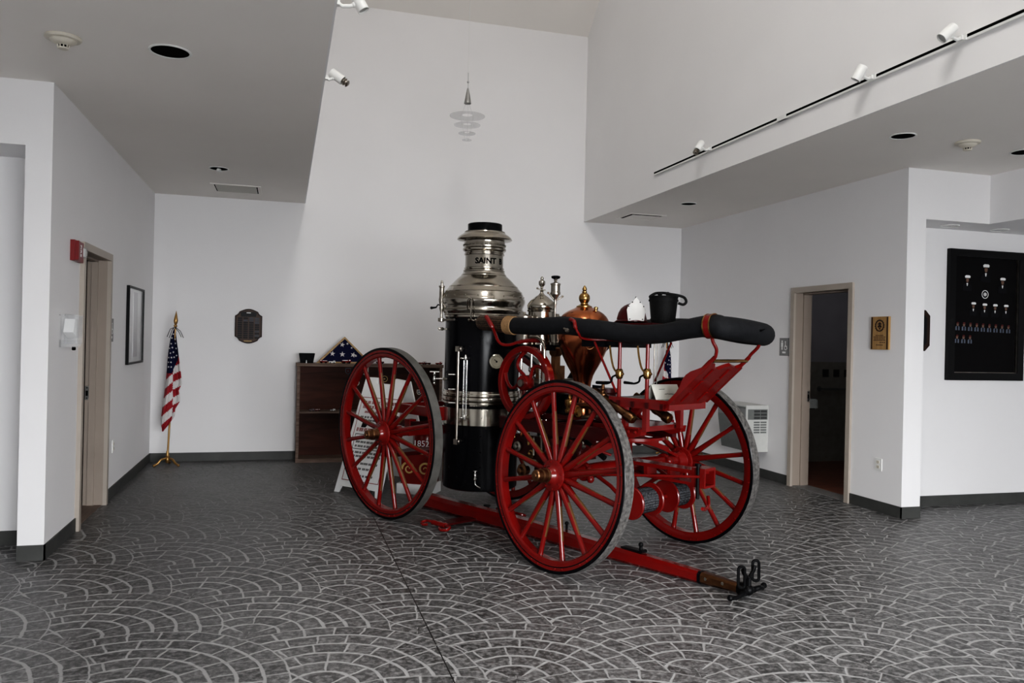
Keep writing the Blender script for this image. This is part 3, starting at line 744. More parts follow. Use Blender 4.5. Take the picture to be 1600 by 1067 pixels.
# ================================================================== THE STEAM FIRE ENGINE
ENG = empty('steam_fire_engine', (EO[0], EO[1], 0), math.atan2(EF[1], EF[0]))
tag(ENG, 'antique red steam fire engine with black upright boiler, nickel stack and four spoked wheels', 'fire engine')
_cl = C0[:2] - EO; CU, CV = float(_cl @ EF), float(_cl @ EL)
def ECyl(x, y, u0, v0, r):
    d = ray(x, y); du, dv = float(d[:2] @ EF), float(d[:2] @ EL)
    a = du * du + dv * dv; pu, pv = CU - u0, CV - v0
    b = du * pu + dv * pv; c = pu * pu + pv * pv - r * r
    disc_ = b * b - a * c
    t = (-b - math.sqrt(disc_)) / a if disc_ > 0 else -b / a
    return Vector((CU + du * t, CV + dv * t, CAM_Z + d[2] * t))
def ev(x, y, v): return Vector(E(x, y, v))

# ---------------------------------------------------------------- wheels
def make_wheel(R, tyremat):
    th_ = .082
    f = MB()
    f.ring([(R - .020, 0), (R - .020, th_), (R - .072, th_ - .004), (R - .084, th_ - .012), (R - .084, .012), (R - .072, .002)], 96, [0, 0, 0, 0, 0, 0])
    f.ring([(R - .048, .0012), (R - .044, -.0008), (R - .040, .0012)], 96, 1)
    for k in range(16):
        for da in (-.055, .055):
            a = 2 * PI * (k + .5) / 16 + da; f.sph(((R - .034) * math.cos(a), -.001, (R - .034) * math.sin(a)), .0078, 8, 0)
            f.sph(((R - .034) * math.cos(a), th_ + .001, (R - .034) * math.sin(a)), .0062, 6, 0)
    fel = f.build('felloe_wheel', ['red', 'black'], None); fel.name = 'wheel'
    t = MB(); t.ring([(R - .021, -.002), (R - .004, -.003), (R, .002), (R, th_ - .002), (R - .004, th_ + .003), (R - .021, th_ + .002)], 96, [1, 1, 0, 1, 1, 1]); t.build('tyre', [tyremat, 'black'], fel)
    # spoke along +Z
    n = 12; L0, L1 = .075, R - .080
    zs_ = [L0, L0 + .05, L0 + .12, L0 + .13, L1 - .13, L1 - .12, L1 - .02, L1]
    ta = [.020, .023, .0205, .0205, .0165, .0165, .018, .020]; ax = [.026, .027, .023, .023, .0175, .0175, .018, .020]
    s = MB(); base = 0; P = []
    for z, a_, b_ in zip(zs_, ta, ax):
        for i in range(n):
            q = 2 * PI * i / n; P.append((a_ * 1.06 * math.cos(q), .034 + .012 * (z - L0) + b_ * math.sin(q), z))
    s.v = [tuple(p) for p in P]
    for j in range(len(zs_) - 1):
        for i in range(n):
            k = (i + 1) % n; mid = 2 * PI * (i + .5) / n
            s.f.append([j * n + i, j * n + k, (j + 1) * n + k, (j + 1) * n + i]); s.sm.append(True)
            s.mi.append(1 if (j == 3 and abs(math.cos(mid)) > .75) else 0)
    sp0 = s.build('spoke', ['red', 'gilt'], fel); sp0.rotation_euler = (0, 2 * PI * .5 / 16, 0)
    for k in range(1, 16):
        c = sp0.copy(); COL.objects.link(c); c.parent = fel; c.rotation_euler = (0, 2 * PI * (k + .5) / 16, 0)
    h = MB()
    h.lathe([(.045, -.17), (.062, -.165), (.070, -.10), (.075, -.092), (.103, -.088), (.106, -.082), (.106, -.074), (.09, -.068), (.084, -.06), (.084, -.005), (.103, -.002), (.107, .004), (.105, .013), (.098, .017), (.080, .019), (.066, .026), (.056, .040), (.050, .058), (.046, .062)], (0, 0, 0), (0, -1, 0), 40)
    for k in range(8):
        a = 2 * PI * k / 8 + .2; h.sph((.090 * math.cos(a), -.018, .090 * math.sin(a)), .008, 8); h.sph((.090 * math.cos(a), .088, .090 * math.sin(a)), .008, 8)
    h.build('hub', 'red', fel)
    MB().lathe([(.044, .058), (.049, .064), (.049, .070), (.042, .076), (.041, .098), (.047, .102), (.048, .112), (.046, .118), (.039, .122), (.039, .158), (.034, .165), (.014, .166), (.012, .172), (.001, .173)], (0, 0, 0), (0, -1, 0), 30).build('axle_cap', 'bronze', fel)
    return fel
def place(w_, u, v, r, cam_, yaw, far=False):
    w_.parent = ENG; w_.location = (u, v, r * math.cos(cam_)); w_.rotation_euler = (cam_, 0, yaw + (PI if far else 0))
w0 = make_wheel(.640, 'tyre'); place(w0, -.155, -.700, .640, -.079, -.06)
w1 = copy_tree(w0, ENG); place(w1, -.066, .715, .640, -.05, -.05, True)
w2 = make_wheel(.724, 'tyre2'); place(w2, -2.125, -.734, .724, .022, -.007)
w3 = copy_tree(w2, ENG); place(w3, -2.125, .734, .724, .022, .007, True)

# ---------------------------------------------------------------- boiler
BU = -1.715
def lat(name, prof, m, o, n=56, parent=None, mi=0): return MB().lathe(prof, o, (0, 0, 1), n, mi).build(name, m, parent or ENG)
boiler = lat('boiler', [(.300, .262), (.322, .275), (.324, .29), (.324, 1.735)], 'black', (BU, 0, 0))
lat('belt_moulding', [(.325, .985), (.338, .992), (.338, 1.006), (.330, 1.010), (.342, 1.016), (.345, 1.032), (.342, 1.048), (.331, 1.053), (.340, 1.058), (.340, 1.075), (.334, 1.082), (.334, 1.10), (.325, 1.104)], 'nickel', (BU, 0, 0), parent=boiler)
lat('belly_band', [(.325, .812), (.331, .814), (.331, .955), (.325, .957)], 'nickel', (BU, 0, 0), parent=boiler)
dome = lat('smoke_dome', [(.326, 1.715), (.334, 1.722), (.334, 1.738), (.342, 1.742), (.340, 1.752), (.346, 1.765), (.352, 1.772), (.354, 1.784), (.350, 1.792), (.346, 1.800), (.346, 1.812), (.352, 1.822), (.360, 1.84), (.366, 1.858), (.366, 1.872), (.362, 1.888), (.354, 1.896), (.352, 1.904), (.346, 1.924), (.336, 1.942), (.338, 1.947), (.326, 1.958), (.312, 1.972), (.300, 1.985), (.301, 1.991), (.285, 2.004), (.268, 2.020), (.250, 2.040), (.232, 2.058), (.214, 2.074), (.199, 2.086), (.197, 2.094), (.190, 2.100), (.183, 2.112), (.178, 2.122)], 'nickel', (BU, 0, 0), 72)
stack = lat('chimney_stack', [(.176, 2.118), (.182, 2.124), (.182, 2.132), (.170, 2.138), (.174, 2.146), (.174, 2.154), (.166, 2.158), (.165, 2.262), (.174, 2.266), (.176, 2.276), (.168, 2.282), (.170, 2.292), (.178, 2.298), (.188, 2.306), (.190, 2.318), (.184, 2.326), (.180, 2.332), (.182, 2.352), (.178, 2.372), (.180, 2.384), (.198, 2.392), (.232, 2.396), (.240, 2.402), (.230, 2.420), (.212, 2.436), (.192, 2.448), (.180, 2.458), (.178, 2.466), (.171, 2.470)], 'nickel', (BU, 0, 0), 72)
lat('chimney_cap', [(.176, 2.462), (.176, 2.470), (.152, 2.476), (.150, 2.484), (.150, 2.533), (.146, 2.538), (.001, 2.538)], 'black', (BU, 0, 0), 60)
# stamped ornament round the collar and the letters on the stack
b = MB()
for k in range(30):
    a = 2 * PI * k / 30
    for (dz, sgn) in ((0, 1), (.012, -1)):
        c = Vector((BU + .184 * math.cos(a), .184 * math.sin(a), 2.345 + dz)); tdir = Vector((-math.sin(a), math.cos(a), 0))
        b.tube([c - tdir * .012, c + Vector((0, 0, .008 * sgn)), c + tdir * .012], .0028, 5)
b.build('stamped_ornament', 'nickd', stack)
p = ECyl(766, 409, BU, 0, .165); a0 = math.atan2(p.y, p.x - BU)
text_mesh('lettering', 'SAINT  B', .068, 'slot', stack, (BU, 0, 2.205), (0, 0, a0), bend=.1655, ext=.0016, bold=.0022)
# turned studs on the smoke dome
b = MB()
for k in range(20):
    a = 2 * PI * k / 20 + .1; b.sph((BU + .353 * math.cos(a), .353 * math.sin(a), 1.904), .006, 6)
b.build('dome_rivet', 'nickd', dome)
# ---- fittings on the boiler
def valve(name, top, m='nickel'): pass
c = ECyl(690, 470, BU, 0, .365)
sv = MB(); o_ = (c.x, c.y, 0)
z = lambda y: ECyl(690, y, BU, 0, .365).z
sv.lathe([(.012, z(503)), (.028, z(502)), (.028, z(497)), (.012, z(496)), (.010, z(488)), (.016, z(484)), (.020, z(481)), (.015, z(478)), (.022, z(472)), (.025, z(468)), (.021, z(464)), (.021, z(450)), (.026, z(449)), (.026, z(447)), (.010, z(446)), (.012, z(443)), (.008, z(440)), (.001, z(438))], o_, (0, 0, 1), 20)
svo = sv.build('safety_valve', 'nickd', ENG)
left = (Vector((BU, 0, 0)) - Vector((CU, CV, 0))).normalized(); left = Vector((-left.y, left.x, 0))   # viewer's left, seen from the hall's entrance
cc = Vector((c.x, c.y, z(478)))
b = MB(); b.tube([cc, cc + left * .03 + Vector((0, 0, .012)), cc + left * .045 + Vector((0, 0, -.012)), cc + left * .08 + Vector((0, 0, -.018))], [.006, .006, .007, .010], 8); b.sph(cc + left * .085 + Vector((0, 0, -.018)), .013, 10)
b.build('lever', 'black', svo)
b = MB(); b.cyl((c.x, c.y, z(500)), tuple(ECyl(710, 499, BU, 0, .335)), .009); b.build('feed_pipe', 'nickd', svo)
# try cocks on the silhouette side
def cock(px, py, L_, m='nickd'):
    p = ECyl(px, py, BU, 0, .33); n = Vector((p.x - BU, p.y, 0)).normalized()
    t_ = MB(); t_.lathe([(.008, -.01), (.008, L_ * .3), (.014, L_ * .4), (.016, L_ * .55), (.010, L_ * .65), (.012, L_ * .8), (.007, L_), (.001, L_ * 1.02)], p, n, 12); return t_.build('try_cock', m, boiler)
cock(697, 514, .07); cock(697, 592, .03)
p = ECyl(695, 592, BU, 0, .32); b = MB(); n = left
b.cyl(p, p + n * .10, .007); q = p + n * .09
b.lathe([(.008, -.05), (.012, -.04), (.007, -.03), (.012, -.01), (.014, .0), (.012, .01), (.007, .02), (.012, .04), (.007, .045), (.007, .055)], q, (0, 0, 1), 12); b.cyl(q + Vector((0, 0, .058)) - n * .04, q + Vector((0, 0, .058)) + n * .04, .008); b.build('blow_off_valve', 'chrome', boiler)
for (px, py) in ((712, 585), (712, 608), (712, 629)):
    p = ECyl(px, py, BU, 0, .33); n = Vector((p.x - BU, p.y, 0)).normalized()
    b = MB(); b.cyl(p - n * .02, p + n * .05, .006); b.cyl(p + n * .045 - left * .025, p + n * .045 + left * .03, .007); b.sph(p + n * .045 - left * .028, .009, 8); b.build('try_cock', 'chrome', boiler)
# long water pipe and gauge glasses in front of the boiler
def out_pt(px, py, r): return ECyl(px, py, BU, 0, r)
g = MB(); p1, p0 = out_pt(716.5, 545, .38), out_pt(714, 690, .38); p0.x, p0.y = p1.x, p1.y
n = Vector((p1.x - BU, p1.y, 0)).normalized()
g.cyl(p0, p1, .012, n=16)
for p in (p0, p1):
    g.box((-.03, -.018, -.022), (.022, .018, .022), 0, Matrix.Translation(p) @ Matrix.Rotation(math.atan2(n.y, n.x), 4, 'Z')); g.cyl(p, p - n * .06, .014); g.lathe([(.018, -.004), (.018, .006)], p, (0, 0, 1), 16)
    q = p - n * .0 - left * .022; g.cyl(p, q, .017)
g.build('water_pipe', 'nickd', boiler)
g = MB(); pa = out_pt(727.5, 560, .38); pb = out_pt(727.5, 653, .38); pb.x, pb.y = pa.x, pa.y
for dx in (-.013, .013): g.cyl(pb - left * dx, pa - left * dx, .004)
for p in (pa, pb):
    g.lathe([(.012, -.018), (.016, -.01), (.016, .01), (.010, .018), (.006, .03)], p, (0, 0, 1), 12); g.cyl(p, p - n * .055, .008); g.cyl(p - left * .0, p + left * .035, .006); g.sph(p + left * .035, .009, 8)
g.build('water_gauge', 'chrome', boiler)
MB().cyl(pb, pa, .007).build('gauge_glass', 'glass', boiler)
# drop valve at the foot
p = out_pt(742.5, 735, .37); b = MB()
zb = out_pt(742.5, 760, .37).z
b.lathe([(.018, 0), (.018, .008), (.006, .010), (.006, .02), (.012, .03), (.012, .045), (.006, .05), (.010, .06), (.014, .075), (.008, .085)], (p.x, p.y, p.z), (0, 0, -1), 12)
b.tube([(p.x, p.y, p.z - .08), (p.x, p.y, zb + .02), tuple(Vector((p.x, p.y, zb)) - left * .02), tuple(Vector((p.x, p.y, zb - .012)) - left * .045)], .007, 8)
b.cyl((p.x, p.y, p.z - .05), tuple(Vector((p.x, p.y, p.z - .05)) - n * .07), .008); b.build('drain_cock', 'chrome', boiler)
# steam pressure gauge
p = ECyl(775, 565, BU, 0, .325); n2 = (Vector((p.x - BU, p.y, 0)).normalized() + Vector((CU - BU, CV, 0)).normalized() * .9).normalized(); p = p - n2 * .012
g = MB(); g.lathe([(.045, 0), (.048, .02), (.062, .024), (.065, .034), (.063, .042), (.057, .0445), (.055, .040)], p, n2, 32, cap=False); go = g.build('pressure_gauge', 'nickel', boiler)
MB().lathe([(.056, .0385), (.001, .0385)], p, n2, 32).build('dial', 'cream2', go)
b = MB(); e1 = n2.cross(Vector((0, 0, 1)))
b.tube([p + n2 * .041 - e1 * .006, p + n2 * .041 + e1 * .022 + Vector((0, 0, .018))], .003, 6); b.lathe([(.008, .039), (.001, .0415)], p, n2, 20)
for k in range(24):
    a = 2 * PI * k / 24; d_ = e1 * math.cos(a) + Vector((0, 0, 1)) * math.sin(a)
    b.tube([p + n2 * .0395 + d_ * .041, p + n2 * .0395 + d_ * .048], .0018, 5)
b.build('needle', 'ink', go)
# hasp above the band, rivets below it
b = MB(); 
for k in range(7):
    p = ECyl(736 + k * 4, 634, BU, 0, .334); b.lathe([(.012, -.006), (.012, .006)], p, (0, 0, 1), 8)
b.build('fire_door_hinge', 'nickd', boiler)
for (px, py) in ((750, 682), (750, 707), (750, 730), (727, 682), (702, 729), (727, 752), (714, 745), (753, 640), (753, 653)): MB().sph(ECyl(px, py, BU, 0, .324), .009, 8).build('boiler_stud', 'iron', boiler)
# handle pipe on the dome
b = MB(); b.tube(smooth_path([ECyl(731, 485, BU, 0, .36), ECyl(730, 472, BU, 0, .39), ECyl(733, 465, BU, 0, .40), ECyl(737, 470, BU, 0, .39), ECyl(736, 490, BU, 0, .38), ECyl(737, 499, BU, 0, .37), ECyl(741, 501, BU, 0, .36)], 5), .006, 8)
b.sph(ECyl(733, 500, BU, 0, .35), .014, 8); b.sph(ECyl(743, 500, BU, 0, .35), .014, 8); b.build('whistle_pipe', 'nickel', dome)

# ---------------------------------------------------------------- frame
fr = MB()
for s in (-1, 1):
    v0, v1 = (s * .30, s * .355)
    fr_o = MB(); RU = E(781, 645, -.355)[0]; fr_o.box((RU, v0, .850), (.08, v1, .935)); fr_o.box((RU, v0 - s * .004, .928), (.08, v1 + s * .012, .940)); fr_o.build('frame_rail', 'redd', ENG)  # front rail in dark red, its shade put into the colour
    fr_o = MB(); fr_o.box((-2.50, v0, .855), (-1.86, v1, .935)); fr_o.box((-1.93, v0 - s * .06, .835), (-1.845, v1, .95))
    for k in range(4): fr_o.sph((-1.90 + k % 2 * .04, v1 + s * .002, .865 + k // 2 * .05), .009, 6)
    fr_o.build('frame_rail', 'red', ENG)
MB().box((-2.50, -.36, .87), (-2.44, .36, .94)).build('rear_cross_member', 'red', ENG)
b = MB(); b.box((-.62, -.30, .86), (-.55, .30, .93)); b.build('cross_member', 'redd', ENG)
# rear step and its scrolled brackets
st = MB(); st.box((-2.62, -.38, .455), (-2.44, .38, .49)); sto = st.build('rear_step', 'redd', ENG)
for s in (-1, 1):
    MB().tube(smooth_path([(-2.46, s * .33, .90), (-2.56, s * .34, .84), (-2.60, s * .34, .72), (-2.50, s * .34, .62), (-2.46, s * .34, .54), (-2.52, s * .34, .48)], 6), .017, 8).build('step_bracket', 'red', ENG)
# axles and springs
b = MB(); b.lathe([(.030, -.62), (.036, -.58), (.040, -.30), (.040, .30), (.036, .58), (.030, .62)], (-2.115, 0, .724), (0, 1, 0), 18); b.box((-2.155, -.5, .69), (-2.075, .5, .75)); b.build('rear_axle', 'red', ENG)
for s in (-1, 1):
    b = MB()
    for k, (L_, dz) in enumerate(((.42, 0), (.34, -.014), (.25, -.028), (.16, -.042))):
        pts = [(-2.115 + L_ * t_, s * .46, .815 + dz + .07 * (t_ * t_) * (L_ / .42) ** 2) for t_ in [k2 / 8 for k2 in range(-8, 9)]]
        n_ = len(pts)
        for q in range(n_ - 1):
            x0, y0, z0 = pts[q]; x1, y1, z1_ = pts[q + 1]
            b.add([(x0, y0 - .025, z0), (x0, y0 + .025, z0), (x1, y1 + .025, z1_), (x1, y1 - .025, z1_), (x0, y0 - .025, z0 - .012), (x0, y0 + .025, z0 - .012), (x1, y1 + .025, z1_ - .012), (x1, y1 - .025, z1_ - .012)], [(0, 1, 2, 3), (7, 6, 5, 4), (0, 3, 7, 4), (1, 5, 6, 2), (0, 4, 5, 1), (2, 6, 7, 3)], 0, False)
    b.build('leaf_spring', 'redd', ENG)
    MB().box((-2.15, s * .46 - .035, .74), (-2.08, s * .46 + .035, .83)).build('spring_saddle', 'red', ENG)
fax = lambda v: -.106 + .05 * v / .7 * 0 + v * .062
b = MB(); a_, c_ = Vector((fax(-.60), -.60, .640)), Vector((fax(.60), .60, .640)); d_ = c_ - a_
b.lathe([(.034, 0), (.042, .06), (.046, .12), (.055, .35), (.058, .60), (.055, .85), (.046, 1.08), (.042, 1.14), (.034, 1.2)], a_, d_, 20)
for v_ in (-.42, .42):
    p = Vector((fax(v_), v_, .64)); b.lathe([(.06, -.02), (.066, -.01), (.066, .01), (.06, .02)], p, (0, 1, 0), 20); b.sph(p + Vector((.05, 0, .01)), .035, 12); b.sph(p + Vector((.06, 0, -.045)), .028, 10)
b.build('front_axle', 'red', ENG)
# transverse spring over the front axle
b = MB()
for k, (L_, dz, th_) in enumerate(((.56, 0, .022), (.44, .018, .018), (.32, .034, .016))):
    N = 18
    for q in range(N):
        t0, t1 = -1 + 2 * q / N, -1 + 2 * (q + 1) / N
        f_ = lambda t_: (fax(t_ * L_), t_ * L_, .835 + dz - .155 * (abs(t_) * L_ / .56) ** 1.7)
        x0, y0, z0 = f_(t0); x1, y1, z1_ = f_(t1); hw = .035
        b.add([(x0 - hw, y0, z0), (x0 + hw, y0, z0), (x1 + hw, y1, z1_), (x1 - hw, y1, z1_), (x0 - hw, y0, z0 - th_), (x0 + hw, y0, z0 - th_), (x1 + hw, y1, z1_ - th_), (x1 - hw, y1, z1_ - th_)], [(0, 1, 2, 3), (7, 6, 5, 4), (0, 3, 7, 4), (1, 5, 6, 2), (0, 4, 5, 1), (2, 6, 7, 3)], 0, False)
b.build('front_spring', 'red', ENG)
# fifth wheel and gooseneck
b = MB(); b.ring([(.17, .855), (.24, .855), (.24, .875), (.17, .875)], 40, 0, 'Z', (-.05, 0, 0)); b.build('fifth_wheel', 'red', ENG)
b = MB()
ws = [(-.20, .90), (-.1, .905), (-.02, .885), (.06, .905), (.14, .885), (.22, .91), (.23, .955), (.14, .95), (.02, .965), (-.2, .965)]
b.prism(ws, -.26, -.20, lambda x, z, d: (x, d, z)); b.prism(ws, .20, .26, lambda x, z, d: (x, d, z)); b.box((-.2, -.26, .93), (.2, .26, .965))
for k in range(6): b.sph((-.12 + k * .06, -.262, .93), .013, 8)
b.build('front_bolster', 'red', ENG)
for s, uu in ((-1, .245), (-1, .07), (1, .245)):
    MB().box((uu - .018, s * .235 - .018 + (0 if s < 0 else -.08), .94), (uu + .018, s * .235 + .018 + (0 if s < 0 else -.08), 1.13)).build('deck_post', 'red', ENG)
# draw pole socket, its rods and box
b = MB(); b.box((-.1, -.06, .675), (.56, .06, .70)); b.box((-.1, -.06, .60), (.50, .06, .618)); b.box((.1, -.055, .60), (.13, .055, .69)); b.box((.30, -.055, .60), (.325, .055, .69)); b.build('pole_socket', 'red', ENG)
b = MB(); b.box((.50, -.065, .59), (.60, -.05, .72)); b.box((.50, .05, .59), (.60, .065, .72)); b.box((.50, -.05, .70), (.60, .05, .72)); b.box((.50, -.05, .59), (.60, .05, .605)); b.build('socket_box', 'red', ENG)
b = MB(); b.cyl((.555, -.072, .52), (.555, -.072, .745), .011); b.cyl((.555, -.072, .735), (.555, -.072, .75), .022); b.build('draw_pin', 'iron', ENG)
MB().cyl(ev(930, 741, -.30), ev(1093, 745, -.09), .010).build('steering_rod', 'red', ENG)
MB().cyl(ev(955, 711, -.05), ev(890, 688, -.25), .010).build('brace_rod', 'red', ENG)
MB().tube(smooth_path([(.55, .06, .52), (.58, .02, .47), (.60, -.06, .455), (.62, -.11, .47)], 5), .012, 8).build('safety_hook', 'red', ENG)
# cable drums slung under the front axle
DV = [-.32, -.10, .075, .27]
dr = MB()
for v_ in DV: dr.lathe([(.03, -.010), (.108, -.009), (.113, -.004), (.113, .004), (.108, .009), (.03, .010)], (.20, v_, .465), (0, 1, 0), 40)
dr.cyl((.20, -.36, .465), (.20, .31, .465), .018); dro = dr.build('hose_drum', 'red', ENG)
def coil(v0, v1, r, name='wound_cable'):
    pr = []
    n_ = int((v1 - v0) / .018)
    for k in range(n_ * 4 + 1): pr.append((r + .009 * abs(math.sin(PI * k / 4)), (v1 - v0) * k / (n_ * 4)))
    MB().lathe(pr, (.20, v0, .465), (0, 1, 0), 36).build(name, 'cable', dro)
coil(-.31, -.11, .076); coil(.085, .26, .076)
for v_ in (-.21, .17): MB().box((.03, v_ - .012, .45), (.21, v_ + .012, .475)).build('drum_bracket', 'redd', ENG)
for v_ in (-.36, .30): MB().tube([(-.08, v_, .62), (.06, v_, .56), (.20, v_, .465)], .014, 8).build('drum_hanger', 'red', ENG)

# ---------------------------------------------------------------- pump, cylinders and flywheel
CUu = -1.0
cyl_ = lat('steam_cylinder', [(.10, 1.50), (.118, 1.505), (.118, 1.525), (.104, 1.53), (.104, 1.765), (.112, 1.768), (.114, 1.782), (.108, 1.786), (.113, 1.795), (.114, 1.818), (.110, 1.828), (.102, 1.842), (.098, 1.846), (.090, 1.858), (.078, 1.868), (.072, 1.871), (.055, 1.886), (.040, 1.897), (.034, 1.900), (.020, 1.912), (.013, 1.925), (.009, 1.935)], 'nickel', (CUu, 0, 0), 44)
lat('finial', [(.010, 1.930), (.018, 1.936), (.010, 1.944), (.009, 1.955), (.012, 1.960), (.010, 1.968), (.018, 1.976), (.026, 1.988), (.027, 2.012), (.020, 2.020), (.010, 2.024), (.014, 2.034), (.013, 2.044), (.004, 2.052), (.001, 2.054)], 'nickel', (CUu, 0, 0), 20, parent=cyl_)
b = MB(); p = Vector((CUu, 0, 1.945)); b.cyl(p - left * -.0, p + left * .035 + Vector((0, 0, .01)), .005); b.sph(p + left * .036 + Vector((0, 0, .012)), .009, 8); b.cyl(p, p - left * .03, .005); b.build('grease_tap', 'nickd', cyl_)
# steam chests beside it
for k, v_ in enumerate((-.19, .19)):
    lat('valve_chest', [(.060, 1.50), (.072, 1.505), (.072, 1.525), (.060, 1.53), (.060, 1.70), (.070, 1.705), (.070, 1.725), (.045, 1.735), (.015, 1.745), (.012, 1.76)], 'nickd', (CUu, v_, 0), 26)
b = MB(); b.box((-1.13, -.27, 1.46), (-.80, .27, 1.50)); b.build('cylinder_bed', 'black', ENG)
# lubricator
q = ev(868, 450, -.08); lz = lambda y: ev(868, y, -.08).z
lub = MB(); lub.lathe([(.006, lz(535)), (.008, lz(500)), (.012, lz(496)), (.008, lz(492)), (.008, lz(478)), (.014, lz(474)), (.010, lz(470)), (.016, lz(466)), (.026, lz(463)), (.030, lz(461)), (.040, lz(460)), (.040, lz(457)), (.036, lz(456)), (.036, lz(446)), (.040, lz(445)), (.040, lz(443)), (.018, lz(441.5)), (.010, lz(440)), (.014, lz(438)), (.009, lz(435.5))], (q.x, q.y, 0), (0, 0, 1), 24)
lo = lub.build('lubricator', 'nickd', ENG)
MB().lathe([(.008, lz(437)), (.032, lz(435)), (.036, lz(433)), (.034, lz(431.5)), (.02, lz(430.5)), (.001, lz(430.3))], (q.x, q.y, 0), (0, 0, 1), 22).build('knob', 'black', lo)
b = MB()
for sg_, dz in ((1, .035), (-1, .01)):
    p = Vector((q.x, q.y, lz(470))); b.cyl(p, p + left * (.05 * sg_) + Vector((0, 0, dz + .02)), .006); b.sph(p + left * (.056 * sg_) + Vector((0, 0, dz + .026)), .010, 8)
b.build('tap', 'nickd', lo)
# columns
for (px, vv) in ((814.5, -.20), (844, -.20), (849.5, -.27), (872.5, .05)):
    p = ev(px, 565, vv); MB().lathe([(.013, .98), (.013, 1.06), (.010, 1.065), (.010, 1.44), (.014, 1.445), (.014, 1.50)], (p.x, p.y, 0), (0, 0, 1), 14).build('column', 'chrome', ENG)
p_ = [ev(828, 527, -.30), ev(838, 527, -.30), ev(846, 532, -.30), ev(850, 542, -.30), ev(850.5, 560, -.30), ev(850.5, 594, -.30)]
MB().tube(smooth_path(p_, 5), .0125, 12).build('steam_pipe', 'nickel', ENG)
# crosshead, connecting rods and valve gear
b = MB(); p = ev(868, 575, 0)
b.prism([(-.10, -.14), (.10, -.14), (.05, -.04), (.022, .02), (.022, .16), (-.022, .16), (-.022, .02), (-.05, -.04)], -.03, .03, lambda x, z_, d: (p.x + x, d, p.z - .04 + z_)); b.lathe([(.04, -.035), (.045, -.02), (.045, .02), (.04, .035)], (p.x, 0, p.z + .13), (0, 1, 0), 18); b.build('crosshead', 'bronze', ENG)
b = MB()
for s in (-1, 1):
    pp_ = ev(830, 575, -.10 * s)
    b.cyl((pp_.x, -.1 * s, 1.05), (pp_.x, -.1 * s, 1.48), .009); b.sph((pp_.x, -.1 * s, 1.30), .024, 10); b.lathe([(.02, 0), (.026, .01), (.026, .03), (.02, .04)], (pp_.x + .03, -.1 * s, 1.20), (0, 0, 1), 12)
b.build('valve_gear', 'chrome', ENG)
MB().cyl((-.855, -.36, 1.21), (-.855, .36, 1.21), .028).build('crank_shaft', 'nickd', ENG)
b = MB(); b.box((-.93, -.12, 1.18), (-.84, -.06, 1.34)); b.box((-.93, .06, 1.18), (-.84, .12, 1.34)); b.build('crank_web', 'bronze', ENG)
def flywheel(v_):
    f = MB(); f.ring([(.238, -.025), (.246, -.032), (.279, -.032), (.285, -.025), (.285, .025), (.279, .032), (.246, .032), (.238, .025)], 72, 0); o = f.build('flywheel', 'red', ENG, (-.855, v_, 1.21))
    for k in range(5):
        a = 2 * PI * k / 5 + .5; pts = []
        for i in range(9):
            t_ = i / 8; r_ = .04 + .20 * t_; aa = a + .55 * math.sin(PI * t_) - .15 * t_
            pts.append((r_ * math.cos(aa), 0, r_ * math.sin(aa)))
        MB().tube(pts, [.018 - .005 * math.sin(PI * i / 8) for i in range(9)], 8).build('spoke', 'red', o)
    MB().lathe([(.055, -.04), (.06, -.03), (.06, .03), (.055, .04)], (0, 0, 0), (0, 1, 0), 24).build('hub', 'red', o)
flywheel(-.30)
# pump body
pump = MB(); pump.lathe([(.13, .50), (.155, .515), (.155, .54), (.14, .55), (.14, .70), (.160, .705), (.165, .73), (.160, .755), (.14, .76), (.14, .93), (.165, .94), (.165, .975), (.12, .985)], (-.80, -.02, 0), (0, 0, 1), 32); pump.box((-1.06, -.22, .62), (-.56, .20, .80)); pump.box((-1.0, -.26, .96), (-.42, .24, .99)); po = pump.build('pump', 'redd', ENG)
MB().box((-.78, -.20, .99), (-.52, .16, 1.14)).build('valve_box', 'black', ENG)
for (px, py, v_, r_, L_, axis, mt_) in ((808, 697, -.24, .035, .05, 'v', 'nickd'), (830, 709, -.24, .028, .05, 'v', 'brass'), (815, 735, -.20, .045, .06, 'v', 'bronze'), (826, 683, -.25, .014, .06, 'w', 'brass'), (804, 672, -.25, .012, .06, 'w', 'brass'), (834, 693, -.25, .010, .09, 'w', 'nickd')):
    p = ev(px, py, v_); ax = (0, -1, 0) if axis == 'v' else (0, 0, 1)
    MB().lathe([(r_ * .8, -L_), (r_ * .8, -L_ * .3), (r_ * 1.15, -L_ * .25), (r_ * 1.15, 0), (r_ * .7, L_ * .12), (r_ * .55, L_ * .5), (r_ * .2, L_ * .6)], p, ax, 18).build('pump_fitting', mt_, po)
MB().lathe([(.014, 0), (.018, .01), (.014, .02), (.014, .14), (.018, .15), (.018, .17)], ev(815.5, 682, -.26), (0, 0, 1), 16).build('copper_pipe', 'copper', ENG)
b = MB()
for k in range(4):
    p = ev(865, 670 + k * 9, -.36); rr = [(.011 * math.cos(t_) * (1 if k % 2 else .35), .011 * math.cos(t_) * (0 if k % 2 else .9), .020 * math.sin(t_)) for t_ in [2 * PI * i / 12 for i in range(12)]]
    b.tube([p + Vector(q_) for q_ in rr], .0035, 6, closed=True)
b.build('chain', 'red', ENG)
